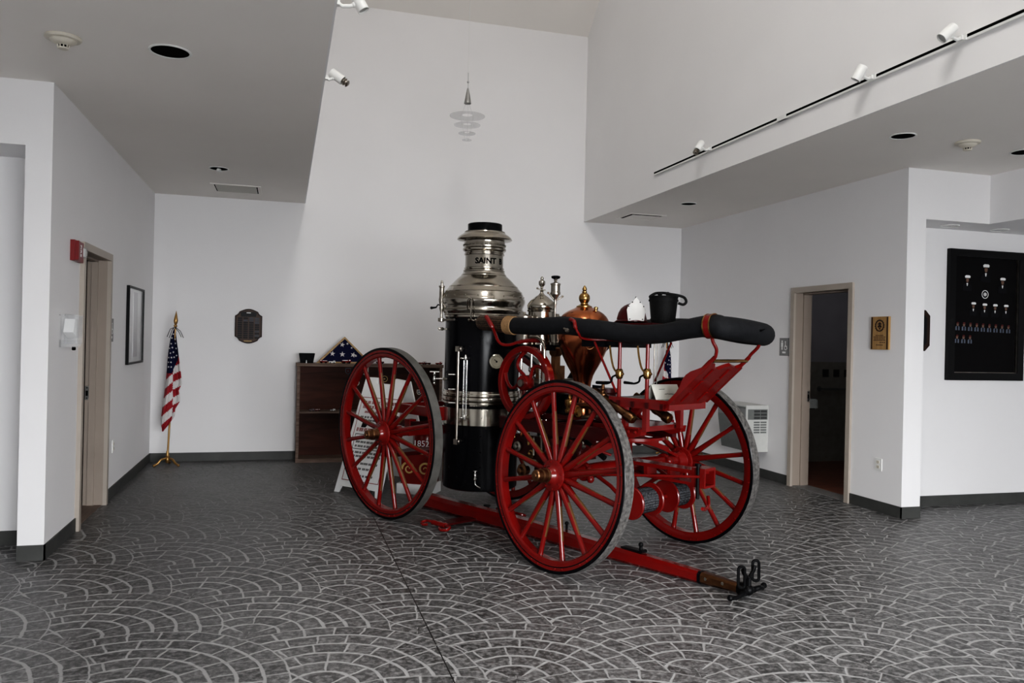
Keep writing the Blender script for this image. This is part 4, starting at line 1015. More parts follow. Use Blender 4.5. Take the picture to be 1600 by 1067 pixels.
for (p0_, p1_, r_, mt_, nm_) in ((ev(846, 655, -.26), ev(846, 715, -.26), .010, 'nickd', 'pump_rod'), (ev(853, 655, -.24), ev(853, 705, -.24), .008, 'chrome', 'pump_rod'), (ev(900, 634, -.20), ev(958, 634, -.20), .022, 'bronze', 'delivery_pipe'), (ev(910, 652, -.22), ev(945, 650, -.22), .013, 'nickd', 'delivery_pipe'), (ev(800, 660, -.25), ev(845, 664, -.25), .014, 'nickd', 'feed_pipe'), (ev(915, 690, -.10), ev(945, 716, -.10), .020, 'iron', 'suction_pipe'), (ev(905, 668, -.1), ev(905, 740, -.1), .024, 'redd', 'pump_stay')):
    MB().lathe([(r_, 0), (r_, (p1_ - p0_).length * .4), (r_ * 1.35, (p1_ - p0_).length * .42), (r_ * 1.35, (p1_ - p0_).length * .48), (r_, (p1_ - p0_).length * .5), (r_, (p1_ - p0_).length)], p0_, p1_ - p0_, 14).build(nm_, mt_, ENG)
for (px, py, v_) in ((822, 648, -.27), (838, 650, -.27), (912, 700, -.18), (925, 680, -.2), (866, 652, -.3)):
    MB().lathe([(.010, 0), (.020, .008), (.020, .02), (.012, .026), (.012, .04), (.004, .05)], ev(px, py, v_), (0, -.3, 1), 14).build('pump_fitting', 'brass' if px % 2 else 'nickd', po)
MB().lathe([(.07, 0), (.085, .01), (.085, .06), (.075, .07), (.075, .20), (.085, .21), (.085, .24)], (-.30, 0, .955), (0, 0, 1), 28).build('relief_chamber', 'redd', ENG)
for s in (-1, 1):
    b = MB(); pts = []
    for k in range(22): a = k * .36; r_ = .012 + .055 * k / 22; pts.append((-.28 + r_ * math.cos(a), s * .362, .80 + r_ * math.sin(a)))
    b.tube(pts, .011, 6); b.build('scroll_bracket', 'redd', ENG)
# priming cup and discharge branch
p = ev(890, 632, -.28)
b = MB(); b.lathe([(.030, -.06), (.034, -.05), (.034, -.035), (.026, -.03), (.030, -.01), (.036, .0), (.036, .03), (.030, .036), (.012, .04), (.016, .05), (.010, .06), (.012, .068), (.003, .074)], p, (0, 0, 1), 24); b.cyl(p + Vector((0, 0, -.045)), p + Vector((.10, 0, -.045)), .028); b.lathe([(.04, 0), (.044, .008), (.044, .02), (.04, .028)], p + Vector((.06, 0, -.045)), (1, 0, 0), 20); b.build('priming_cup', 'brass', ENG)
def outlet_pipe(p0, p1, r):
    d_ = (p1 - p0); o = MB().lathe([(r * .9, 0), (r * .9, d_.length * .55), (r * 1.08, d_.length * .58), (r * 1.08, d_.length * .66), (r * .95, d_.length * .7), (r * 1.0, d_.length * .84), (r * 1.25, d_.length * .86), (r * 1.28, d_.length * .98), (r * 1.15, d_.length)], p0, d_, 26).build('discharge_outlet', 'bronze', ENG)
    MB().lathe([(r * 1.2, d_.length * .985), (r * 1.0, d_.length * 1.02), (r * .4, d_.length * 1.03), (.001, d_.length * 1.03)], p0, d_, 24).build('outlet_cap', 'brass', o)
d_ = (ev(988, 654, -.25) - ev(955, 629, -.25)); outlet_pipe(ev(955, 629, -.25) - d_ * .9, ev(989, 655, -.25), .029)
outlet_pipe(ev(1012, 632, .10) - d_ * .6, ev(1046, 655, .10), .030)
# relief valve with black handles
p = ev(942, 612, -.25)
b = MB(); b.lathe([(.022, -.05), (.030, -.035), (.030, -.015), (.016, .0), (.012, .01), (.018, .02), (.014, .03), (.010, .06), (.014, .066), (.006, .075)], p, (0, 0, 1), 18); ro = b.build('relief_valve', 'bronze', ENG)
b = MB(); q = p + Vector((0, 0, .035)); b.tube([q, q + left * .05, q + left * .075], [.007, .010, .013], 8); q = p + Vector((0, 0, .068)); b.tube([q + left * .045, q - left * .05], .007, 8); b.build('handle', 'black', ro)

# ---------------------------------------------------------------- copper air chamber
air = lat('air_chamber', [(.075, .99), (.075, 1.06), (.062, 1.10), (.061, 1.16), (.066, 1.225), (.080, 1.275), (.098, 1.312), (.120, 1.350), (.140, 1.388), (.160, 1.430), (.178, 1.475), (.192, 1.520), (.200, 1.560), (.203, 1.60), (.200, 1.625), (.204, 1.632), (.204, 1.645), (.198, 1.652), (.194, 1.680), (.186, 1.705), (.172, 1.728), (.150, 1.750), (.126, 1.766), (.100, 1.778), (.078, 1.787), (.064, 1.796), (.058, 1.800)], 'copper', (-.54, 0, 0), 64)
lat('finial', [(.060, 1.796), (.060, 1.806), (.046, 1.812), (.030, 1.822), (.027, 1.830), (.032, 1.836), (.040, 1.850), (.043, 1.868), (.040, 1.886), (.028, 1.902), (.016, 1.908), (.020, 1.912), (.020, 1.918), (.013, 1.922), (.018, 1.932), (.017, 1.942), (.008, 1.958), (.001, 1.966)], 'brass', (-.54, 0, 0), 30, parent=air)
b = MB(); p = ECyl(921, 539, -.54, 0, .185); nn = Vector((p.x + .54, p.y, 0)).normalized(); tt_ = Vector((-nn.y, nn.x, 0))
pts = []
for k in range(36):
    a = k * .38; r_ = .004 + .034 * k / 36; pts.append(p + nn * (.004 - .0 * k) + tt_ * (r_ * math.cos(a)) + Vector((0, 0, 1)) * (r_ * math.sin(a)) + nn * (.18 * r_ * math.sin(a)))
b.tube(pts, .0025, 5); b.build('engraved_scroll', 'bronze', air)
p = ECyl(931, 489, -.54, 0, .12); MB().lathe([(.010, -.03), (.010, .0), (.016, .005), (.016, .02), (.008, .026)], (p.x, p.y, 1.775), (0, 0, 1), 14).build('bleed_cock', 'brass', air)

# ---------------------------------------------------------------- driver's deck, seat and footboard
b = MB(); b.box((-.05, -.26, 1.095), (.45, .16, 1.15)); b.box((-.05, -.272, 1.138), (.455, -.26, 1.162)); dk = b.build('driver_deck', 'red', ENG)
for k in range(4): MB().box((.02 + k * .12, -.268, 1.098), (.045 + k * .12, -.26, 1.138)).build('deck_bracket', 'redd', dk)
MB().box((-.02, -.24, 1.15), (.44, .14, 1.158)).build('floor_mat', 'greymat', dk)
lo_, hi_ = Vector((.448, 0, 1.148)), Vector((.742, 0, 1.422)); d_ = (hi_ - lo_).normalized(); nn = Vector((-d_.z, 0, d_.x))
sv_ = [(-.05, -.265), (-.05, .06), (.0, .115), (.05, .165), (.36, .165), (.375, .15), (.355, .11), (.365, .06), (.385, .0), (.365, -.06), (.345, -.10), (.36, -.16), (.40, -.20), (.415, -.265)]
def sl_(s, v_, h_): return (lo_.x + d_.x * s + nn.x * h_, v_, lo_.z + d_.z * s + nn.z * h_)
b = MB(); b.prism(sv_, -.012, .012, sl_); b.box((lo_.x - .09, -.265, lo_.z - .055), (lo_.x - .02, .06, lo_.z - .004))
fb = b.build('footboard', 'red', ENG)
ear = [(lo_.x - .03, lo_.z - .02), (lo_.x + .02, lo_.z + .005)]
ear2 = [(lo_.x + d_.x * s + nn.x * h_, lo_.z + d_.z * s + nn.z * h_) for s, h_ in ((0, .008), (.10, .011), (.15, .024), (.19, .042), (.23, .047), (.27, .040), (.31, .022), (.35, .006), (.36, -.015), (0, -.015))]
for v_ in (-.278, .155): MB().prism(ear2, v_, v_ + .013, lambda x, z_, d: (x, d, z_)).build('side_board', 'red', fb)
b = MB()
for s in (.07, .19, .30):
    for v_ in (-.16, .03):
        c = lo_ + d_ * s - nn * .012; b.box((-.045, v_ - .012, -.008), (.045, v_ + .012, .008), 0, Matrix.Translation((c.x, 0, c.z)) @ Matrix.Rotation(-math.atan2(d_.z, d_.x), 4, 'Y'))
b.build('cleat', 'red', fb)
for v_, s0 in ((-.255, .30), (.150, .30)):
    p0 = lo_ + d_ * s0; p1 = hi_ + d_ * .05
    MB().tube([(p0.x, v_, p0.z + .0), (p1.x, v_, p1.z)], .014, 8).build('footboard_strap', 'red', fb)
MB().cyl((hi_.x + .02, -.25, hi_.z + .01), (hi_.x + .02, .15, hi_.z + .01), .011).build('foot_rail', 'brass', ENG)
b = MB(); b.tube(smooth_path([(hi_.x + .035, -.255, hi_.z + .035), ev(1118, 557, -.26), ev(1119.5, 546, -.27), ev(1114, 534, -.29), ev(1112, 524, -.30)], 6), .011, 10); b.build('hose_bracket', 'red', ENG)
b = MB(); b.tube(smooth_path([(hi_.x + .035, .150, hi_.z + .035), ev(1174, 553, .15), ev(1184, 543, .14), ev(1188, 533, .13), ev(1188, 526, .12)], 6), .011, 10); b.build('hose_bracket', 'red', ENG)
b = MB(); c = ev(1184, 526, .10); b.box((-.05, -.05, -.006), (.05, .05, .006), 0, Matrix.Translation(c)); b.build('hose_cradle', 'red', ENG)
# seat and supports
ss = MB(); ss.box((-.34, -.26, 1.655), (.30, .20, 1.670)); so = ss.build('driver_seat', 'redd', ENG)
MB().box((-.36, -.22, 1.50), (-.02, .16, 1.66)).build('tool_box', 'black', ENG)
def post(px, y0, y1, v_, r=.014, m='red', name='seat_post', z0=1.155, z1=1.657):
    p = ev(px, (y0 + y1) / 2, v_); o = MB().lathe([(r * 1.3, z0), (r, z0 + .01), (r * .95, (z0 + z1) / 2), (r * .8, z1)], (p.x, p.y, 0), (0, 0, 1), 14).build(name, m, ENG); return o, p
for px in (968, 1011.5):
    o, p = post(px, 530, 612, -.25)
    kz = ev(px + (1 if px < 1000 else 0), 584, -.25).z
    MB().lathe([(.016, -.035), (.022, -.03), (.027, -.015), (.027, .015), (.022, .03), (.016, .035)], (p.x, p.y, kz), (0, 0, 1), 20).build('clamp', 'brass', o)
    b = MB(); b.lathe([(.010, .02), (.012, .035), (.006, .045)], (p.x, p.y, kz), (1, -.2, 0), 10)
    b.build('clamp_screw', 'brass', o)
    dx = px - 968
    cr = MB(); cr.tube(smooth_path([ev(953 + dx, 540, -.27), ev(955 + dx, 558, -.27), ev(959 + dx, 575, -.27), ev(966 + dx, 584, -.27)], 6), .007, 8); cr.build('hand_lever', 'brass', o)
    cr = MB(); cr.tube(smooth_path([ev(963 + dx, 586, -.27), ev(957 + dx, 589, -.27), ev(955 + dx, 596, -.27), ev(949 + dx, 599, -.27), ev(943 + dx, 599, -.27)], 6), .007, 8); cr.tube([ev(945 + dx, 599, -.27), ev(932 + dx, 597.5, -.27)], [.008, .011], 8); cr.build('crank_handle', 'iron', o)
post(1022.0, 545, 600, .13, .0055, 'nickd', 'grab_rod'); post(1026.5, 545, 596, .13, .003, 'nickd', 'grab_rod')
MB().cyl(ev(929, 534, -.28), ev(963, 613, -.26), .0085).build('diagonal_stay', 'red', ENG)
MB().cyl(ev(1049, 535, .14), ev(1023, 596, .14), .008).build('diagonal_stay', 'red', ENG)

# ---------------------------------------------------------------- suction hose carried round the engine
near = [ev(796, 508, -.45), ev(812, 509, -.45), ev(835, 510, -.45), ev(860, 509, -.45), ev(882, 508.5, -.44), ev(905, 511, -.43), ev(928, 513.5, -.415), ev(950, 516.5, -.40), ev(972, 520, -.38), ev(990, 522, -.36), ev(1012, 522.5, -.345), ev(1035, 521, -.33), ev(1058, 517, -.32), ev(1080, 513, -.315), ev(1100, 510, -.31), ev(1120, 509, -.305)]
u1 = near[-1].x
ua = E(1202, 511, -.02)[0] - .118
arc_ = []
for k in range(1, 12):
    a = -PI / 2 + PI * k / 12; arc_.append(Vector((u1 + (ua - u1) * math.cos(a) ** .8, -.045 + .26 * math.sin(a), 1.640 - .036 * (1 + math.sin(a)) / 2)))
far = [Vector((u1, .215, 1.604)), Vector((.65, .225, 1.612)), Vector((.45, .24, 1.64)), Vector((.2, .27, 1.655)), Vector((-.1, .30, 1.655)), Vector((-.4, .33, 1.62)), Vector((-.62, .35, 1.54)), ev(925, 558, .35), ev(905, 583, .35), ev(890, 606, .35), Vector((-1.05, .34, 1.10)), Vector((-1.05, .28, .98))]
hp = smooth_path(near + arc_ + far, 6)
hr_ = []
for q_ in hp: w_ = max(0, min(1, (q_.x - .62) / .3)); hr_.append(.063 + .010 * w_)
hose = MB().tube(hp, hr_, 20).build('suction_hose', 'rubber', ENG)
# strainer basket and lashing
s0, s1 = ev(751, 503, -.45), ev(796, 508, -.45); d_ = s1 - s0
MB().lathe([(.001, -.012), (.035, -.008), (.055, .006), (.062, .03), (.062, d_.length)], s0, d_, 32).build('strainer_basket', 'strainer', hose)
b = MB()
for k in range(7): c = s1 + d_.normalized() * (-.018 + .0125 * k); b.ring([(.064 + .007 * math.cos(q_), .007 * math.sin(q_)) for q_ in [2 * PI * i / 8 for i in range(8)]], 26, 0, 'X', (0, 0, 0)); m_ = Matrix.Translation(c) @ d_.to_track_quat('X', 'Z').to_matrix().to_4x4(); nv = 26 * 8; b.v[-nv:] = [tuple(m_ @ Vector(p)) for p in b.v[-nv:]]
b.build('rope_lashing', 'rope', hose)
MB().lathe([(.006, 0), (.008, .02), (.004, .035), (.001, .05)], tuple(arc_[5] + Vector((.06, 0, .0))), (1, 0, .35), 8).build('hose_hook', 'iron', hose)
def band(center, d_, w, name, m, r=.066, par=None, edge=None):
    b = MB(); b.ring([(r - .004, -w), (r + .003, -w), (r + .003, w), (r - .004, w)], 32, 0, 'X')
    if edge:
        for s in (-1, 1): b.ring([(r, s * w - .004), (r + .005, s * w - .004), (r + .005, s * w + .004), (r, s * w + .004)], 32, 1, 'X')
    m_ = Matrix.Translation(center) @ d_.to_track_quat('X', 'Z').to_matrix().to_4x4(); b.v = [tuple(m_ @ Vector(p)) for p in b.v]
    return b.build(name, [m, edge] if edge else m, par or hose)
band(near[-2] * .4 + near[-1] * .6, near[-1] - near[-2], .022, 'hose_clamp', 'red', .0735, None, 'brass')
# red hanger arms that carry the hose
MB().tube(smooth_path([ev(760, 495, -.50), ev(766, 505, -.52), ev(770, 512, -.51), ev(774, 522, -.47), ev(778, 532, -.44), ev(785, 538, -.40), ev(797, 538.5, -.35), ev(812, 534, -.30), ev(830, 532, -.28), ev(848, 533, -.26)], 6), [.019] * 12 + [.012] * 30 + [.015] * 13, 10).build('hose_hanger', 'red', ENG)
MB().tube(smooth_path([ev(891, 499, -.495), ev(897, 502, -.505), ev(899, 511, -.505), ev(904, 521, -.48), ev(909, 528, -.44), ev(925, 530.5, -.36), ev(950, 531, -.27), ev(966, 532, -.25)], 6), [.014] * 14 + [.009] * 29, 10).build('hose_hanger', 'red', ENG)
b = MB(); b.lathe([(.012, -.02), (.016, 0), (.010, .012)], ev(886, 516, -.50), (0, -1, 0), 10); b.cyl(ev(881, 513, -.51), ev(889, 516, -.51), .007); b.build('hose_stud', 'nickd', ENG)
# ================================================================== things on and around the engine
RZ = math.atan2(EF[1], EF[0])
def eroot(name, u, v, w, label, cat, group=None, rz=0):
    t = empty(name, eworld(u, v, w), RZ + rz); tag(t, label, cat, group); return t
# ---- draw pole lying on the floor under the engine
PV = -.16
t = eroot('draw_pole', 0, PV, 0, 'long red wooden draw pole lying on the floor under the engine', 'wagon pole')
def taper(b, x0, x1, h0, h1, z0, z1_, mi=0):
    c = .22
    def sec(x, h, z): return [(x, -h, z - h + h * c * 2), (x, -h + h * c * 2, z - h), (x, h - h * c * 2, z - h), (x, h, z - h + h * c * 2), (x, h, z + h - h * c * 2), (x, h - h * c * 2, z + h), (x, -h + h * c * 2, z + h), (x, -h, z + h - h * c * 2)]
    A, B_ = sec(x0, h0, z0), sec(x1, h1, z1_)
    b.add(A + B_, [list(range(8))[::-1], list(range(8, 16))] + [[i, (i + 1) % 8, 8 + (i + 1) % 8, 8 + i] for i in range(8)], mi, False)
b = MB(); taper(b, -2.35, -.9, .062, .062, .072, .066); taper(b, -.9, .655, .062, .037, .066, .047); b.build('shaft', 'red', t)
b = MB(); taper(b, .648, .668, .040, .039, .047, .047); b.build('collar', 'black', t)
b = MB(); taper(b, .668, .93, .037, .028, .047, .042)
tip = b.build('brass_tip', 'bronze', t); tip['label'] = 'brown brass-plated pole end'
b = MB()
for x in (.71, .83): b.lathe([(.011, 0), (.011, .004), (.004, .005)], (x, -.037 + (x - .668) * .034, .052), (0, -1, 0), 12)
b.build('tip_rivet', 'nickel', t)
b = MB()
b.lathe([(.036, 0), (.040, .01), (.040, .05), (.030, .06)], (.925, 0, .042), (1, 0, 0), 20)
b.sph((.99, 0, .045), .034, 14)
for s in (-1, 1):
    b.tube(smooth_path([(.98, s * .01, .042), (.99, s * .06, .035), (1.01, s * .10, .045), (1.0, s * .15, .030), (.985, s * .19, .034)], 6), [.026, .026, .025, .024, .022, .020, .019, .018, .017, .016, .015, .015, .014, .014, .013, .013, .013, .013, .013, .013, .013, .013, .014, .016, .018], 10)
    b.sph((.985, s * .195, .034), .019, 10)
yo = b.build('yoke', 'iron', t)
b = MB(); b.tube([(.99, 0, .06), (.99, 0, .12)], .017, 10)
for s in (-1, 1): b.tube(smooth_path([(.99, 0, .11), (.99, s * .03, .135), (.99, s * .055, .155), (.99, s * .07, .18)], 5), .012, 10)
b.build('yoke_stem', 'iron', yo)
for s in (-1, 1):
    pts = []
    for k in range(24):
        a = 2 * PI * k / 24; pts.append((.99 + .016 * math.cos(a) * (1 if True else 0), s * .082 + .010 * math.cos(a), (.148 if s > 0 else .138) + (.045 if math.sin(a) > 0 else -.045) + .018 * math.sin(a)))
    MB().tube(pts, .0095, 8, closed=True).build('loop_link', 'iron', yo)
b = MB(); b.box((.02, -.028, .105), (.20, .028, .118)); b.tube([(.17, 0, .115), (.17, 0, .15)], .012, 10); b.sph((.17, 0, .155), .018, 10); b.cyl((.19, -.03, .112), (.19, .03, .112), .012); b.build('pole_latch', 'iron', t)
b = MB(); b.tube([(-.55, .03, .12), (-.55, .03, .16)], .010, 8); b.sph((-.55, .03, .165), .016, 10); b.build('pole_stud', 'iron', t)
# evener bar with hooks across the pole
e = MB(); e.box((-1.60, -.41, .030), (-1.48, .34, .046)); eo = e.build('evener_bar', 'redd', t)
b = MB(); b.lathe([(.045, 0), (.045, .02), (.02, .03), (.02, .07), (.03, .075), (.03, .085)], (-1.54, .10, .046), (0, 0, 1), 18); b.build('pivot_bolt', 'iron', t)
for s, vv in ((-1, -.41), (1, .34)):
    b = MB(); b.cyl((-1.62, vv, .040), (-1.46, vv, .040), .022)
    for q, uu in ((-1, -1.62), (1, -1.46)):
        pts = [(uu, vv, .04), (uu + q * .03, vv + s * .01, .045), (uu + q * .075, vv + s * .015, .04), (uu + q * .085, vv + s * .055, .03), (uu + q * .04, vv + s * .075, .026), (uu + q * .0, vv + s * .06, .03)]
        b.tube(smooth_path(pts, 5), .012, 8)
    b.build('trace_hook', 'red', t)
    b = MB()
    for k in range(2): b.lathe([(.012, 0), (.008, .006)], (-1.57 + k * .06, vv - s * .04, .046), (0, 0, 1), 8)
    b.build('bar_rivet', 'nickd', t)

# ---- helmet on the seat
hp_ = E(987, 500, -.03)
t = eroot('fire_helmet', hp_[0], -.03, 1.671, 'red leather fire helmet with large white front shield standing on the engine seat', 'helmet', rz=-.65); t.scale = (.92,) * 3
MB().lathe([(.118, .034), (.112, .055), (.104, .085), (.086, .118), (.06, .140), (.03, .152), (.001, .155)], n=36).build('crown', 'redd', t)
b = MB(); n_ = 40
V = []
for k in range(n_):
    a = 2 * PI * k / n_; back = max(0, -math.cos(a))
    r0, r1 = .112, .142 + .075 * back ** 2
    V += [(r0 * math.cos(a), r0 * .9 * math.sin(a), .040), (r1 * math.cos(a), r1 * .88 * math.sin(a), .022 - .020 * back), (r1 * math.cos(a), r1 * .88 * math.sin(a), .016 - .020 * back), (r0 * math.cos(a), r0 * .9 * math.sin(a), .030)]
F_ = []
for k in range(n_):
    j = (k + 1) % n_
    for q in range(4): F_.append([k * 4 + q, k * 4 + (q + 1) % 4, j * 4 + (q + 1) % 4, j * 4 + q])
b.add(V, F_); b.build('brim', 'redd', t)
b = MB()
for k in range(8):
    a = 2 * PI * k / 8; b.tube([((.112 * (1 - q / 8) ** .5) * math.cos(a), (.112 * (1 - q / 8) ** .5) * math.sin(a), .04 + .118 * (q / 8) ** .8) for q in range(9)], .004, 6)
b.build('comb', 'black', t)
MB().lathe([(.022, 0), (.026, .01), (.026, .03), (.015, .04), (.001, .042)], (0, 0, -.002), (0, 0, 1), 14).build('liner', 'black', t)
sh = [(-.062, 0), (-.068, .05), (-.072, .085), (-.060, .115), (-.034, .140), (-.012, .165), (0, .182), (.012, .165), (.034, .140), (.060, .115), (.072, .085), (.068, .05), (.062, 0)]
so_ = MB(); so_.prism(sh, .0, .006, lambda x, z_, d: (.128 + d - .12 * (z_ - .02) * .35, x, z_ + .02)); so_ = so_.build('front_shield', 'shieldwhite', t)
b = MB()
for (x, z_) in ((-.058, .11), (.058, .11), (-.05, .012), (.05, .012), (-.03, .142), (.03, .142)): b.sph((.134 - .12 * z_ * .35, x, z_ + .02), .0055, 8)
b.tube([(.11, 0, .17), (.114, 0, .205)], [.008, .005], 8); b.build('shield_stud', 'black', so_)
# ---- leather bucket
bp_ = E(1036, 500, -.02)
t = eroot('leather_bucket', bp_[0], -.02, 1.671, 'black leather fire bucket with folded handle standing on the engine seat', 'bucket', rz=-.75); t.scale = (.97,) * 3
MB().lathe([(.001, 0), (.080, 0), (.084, .004), (.090, .06), (.096, .12), (.102, .185), (.105, .188), (.105, .196), (.099, .198), (.095, .19), (.080, .02), (.001, .018)], n=40).build('bucket_body', 'leather', t)
b = MB()
for z_, r_ in ((.165, .1015), (.03, .0875)): b.ring([(r_, z_ - .006), (r_ + .004, z_ - .006), (r_ + .004, z_ + .006), (r_, z_ + .006)], 40, 0, 'Z')
b.build('seam_band', 'leather', t)
b = MB(); b.tube(smooth_path([(.02, -.10, .192), (.01, -.06, .215), (.0, 0, .220), (.01, .05, .212), (.01, .10, .205), (.01, .145, .190), (.01, .160, .160), (.01, .140, .140), (.01, .104, .150)], 6), .010, 10); b.sph((.02, -.03, .21), .018, 8); b.sph((.0, .03, .213), .017, 8); b.build('handle', 'leather', t)
# ---- folded card on the deck
cp = E(1037, 619, -.10)
t = eroot('folded_card', cp[0], -.10, 1.159, 'cream folded paper card with two lines of writing on the engine deck', 'card', rz=-.35)
for sgn, nm in ((1, 'front_leaf'), (-1, 'back_leaf')):
    b = MB(); b.v = [(sgn * .066, -.105, 0), (sgn * .066, .105, 0), (.0, .105, .098), (.0, -.105, .098)]
    b.v += [(x + sgn * .0012, y, z_ + .0008) for x, y, z_ in b.v[:4]]
    b.f = [[0, 1, 2, 3], [7, 6, 5, 4], [0, 4, 5, 1], [2, 6, 7, 3], [1, 5, 6, 2], [0, 3, 7, 4]]; b.mi = [0] * 6; b.sm = [False] * 6; b.build(nm, 'paper', t)
b = MB()
def leafp(y, z_): x = .066 * (1 - z_ / .098); return Vector((x + .0022, y, z_ + .0016))
for (y0, y1, z_) in ((-.055, -.01, .065), (-.02, .085, .034)):
    y = y0; rg2 = random.Random(int(z_ * 1000))
    while y < y1:
        l = rg2.uniform(.005, .013); b.tube([leafp(y, z_), leafp(min(y + l, y1), z_ + rg2.uniform(-.003, .005))], .0016, 5); y += l + .003
b.build('handwriting', 'ink', t)

# ================================================================== along the back wall
# ---- bookcase
CX0, CX1, CY0, CY1, CH = .155, 1.93, 9.895, YB - .012, 1.205
t = empty('display_cabinet', ((CX0 + CX1) / 2, CY0, 0)); tag(t, 'low open brown wooden display cabinet against the back wall behind the engine', 'cabinet')
cx = (CX0 + CX1) / 2; hw = (CX1 - CX0) / 2; D_ = CY1 - CY0
MB().box((-hw - .012, -.012, CH - .038), (hw + .012, D_, CH)).build('top_board', 'framewood', t)
for x in (-hw, hw - .035): MB().box((x, 0, 0), (x + .035, D_, CH - .038)).build('side_panel', 'framewood', t)
MB().box((-hw + .035, D_ - .015, .02), (hw - .035, D_, CH - .038)).build('back_panel', 'shelfwood', t)
sz = onY(490, 643, CY0)[2]
MB().box((-hw + .035, .004, sz - .022), (hw - .035, D_ - .015, sz)).build('shelf', 'framewood', t)
MB().box((-hw + .035, .0, .0), (hw - .035, D_ - .015, .05)).build('base_board', 'framewood', t)
def patch(px, py, w_, h_, c1, c2, nm='cloth_patch'):
    p = onY(px, py, CY1 - .03); x, z_ = p[0] - cx, p[2]
    b = MB(); y = D_ - .0155
    sh_ = [(-w_, h_), (w_, h_), (w_, -h_ * .2), (w_ * .6, -h_ * .75), (0, -h_), (-w_ * .6, -h_ * .75), (-w_, -h_ * .2)] if h_ > w_ * 1.05 else [(w_ * math.cos(2 * PI * k / 20), h_ * math.sin(2 * PI * k / 20)) for k in range(20)]
    b.prism(sh_, 0, .003, lambda u, v, d: (x + u, y - d, z_ + v), 0); b.prism([(u * .72, v * .72) for u, v in sh_], .003, .005, lambda u, v, d: (x + u, y - d, z_ + v), 1); b.prism([(u * .3, v * .3) for u, v in sh_], .005, .006, lambda u, v, d: (x + u, y - d, z_ + v), 0)
    b.build(nm, [c1, c2], t)
patch(544, 580, .035, .042, 'steelplate', 'maroon'); patch(571, 580, .04, .055, 'offwhite', 'maroon'); patch(557, 598, .04, .04, 'offwhite', 'maroon')
patch(601, 592, .042, .042, 'goldpaint', 'ink'); patch(640, 603, .035, .035, 'maroon', 'goldpaint'); patch(576, 615, .04, .05, 'steelplate', 'maroon'); patch(655, 613, .03, .034, 'offwhite', 'uniform'); patch(661, 622, .03, .026, 'steelplate', 'offwhite')
# ---- things on its top
def on_top(px, Y=None): return onY(px, 560, Y or CY0 + .10)[0]
t = empty('black_box', ((onY(467, 560, 9.98)[0] + onY(491.5, 560, 9.98)[0]) / 2, 9.99, CH)); tag(t, 'black flared box with small white tag at the left end of the cabinet top', 'box')
b = MB(); A = [(-.075, -.06), (.075, -.06), (.075, .06), (-.075, .06)]; B_ = [(-.095, -.08), (.095, -.08), (.095, .08), (-.095, .08)]; Cc = [(x * .93, y * .93) for x, y in B_]
b.add([(x, y, 0) for x, y in A] + [(x, y, .118) for x, y in B_] + [(x, y, .118) for x, y in Cc] + [(x, y, .10) for x, y in Cc], [(3, 2, 1, 0)] + [(i, (i + 1) % 4, 4 + (i + 1) % 4, 4 + i) for i in range(4)] + [(4 + i, 4 + (i + 1) % 4, 8 + (i + 1) % 4, 8 + i) for i in range(4)] + [(8 + i, 8 + (i + 1) % 4, 12 + (i + 1) % 4, 12 + i) for i in range(4)] + [(12, 13, 14, 15)], 0, False)
b.build('box_body', 'black', t)
MB().prism([(-.006, 0), (.006, 0), (.004, .03), (.0, .038), (-.004, .03)], -.086, -.082, lambda x, z_, d: (x - .005, d, z_)).build('tag', 'white', t)
# ---- flag case
pk = onY(538.5, 526, 10.03); lb = onY(498, 565.5, 10.03); rb = onY(584, 568, 10.03)
t = empty('flag_case', (pk[0], 10.03, CH)); tag(t, 'triangular oak case holding a folded starry blue flag on the cabinet', 'flag case')
h_ = pk[2] - CH; hl, hr = pk[0] - lb[0], rb[0] - pk[0]; hw_ = (hl + hr) / 2
tri = [(-hw_, 0), (hw_, 0), (0, h_)]; f_ = .020
def inset(tr, d):
    o = []
    for i in range(3):
        p0, p1, p2 = Vector((*tr[i - 1], 0)), Vector((*tr[i], 0)), Vector((*tr[(i + 1) % 3], 0))
        a, c = (p0 - p1).normalized(), (p2 - p1).normalized(); bis = (a + c).normalized(); s_ = math.sin(math.acos(max(-1, min(1, a.dot(c)))) / 2); q = p1 + bis * d / s_; o.append((q.x, q.y))
    return o
ti = inset(tri, f_)
for i, nm in enumerate(('bottom_rail', 'frame_rail', 'frame_rail')):
    j = (i + 1) % 3; MB().prism([tri[i], tri[j], ti[j], ti[i]], -.045, .045, lambda x, z_, d: (x, d, z_)).build(nm, 'oak', t)
fl_ = MB().prism(ti, -.025, .03, lambda x, z_, d: (x, d, z_)).build('folded_flag', 'flagblue', t)
def star(cx_, cz, r, rot=0): return [(cx_ + (r if k % 2 == 0 else r * .4) * math.sin(rot + PI * k / 5), cz + (r if k % 2 == 0 else r * .4) * math.cos(rot + PI * k / 5)) for k in range(10)]
for (px, py, r_, rt) in ((535, 538.5, .033, .2), (519.5, 552.5, .034, .1), (535, 553.5, .036, 0), (552, 554.5, .036, .3), (543, 537, .018, .5), (549.5, 543.5, .016, .2), (556, 556, .018, .7)):
    p = onY(px, py, 10.0); MB().prism(star(p[0] - pk[0], p[2] - CH, r_, rt), -.028, -.025, lambda x, z_, d: (x, d, z_)).build('star', 'flagwhite', fl_)
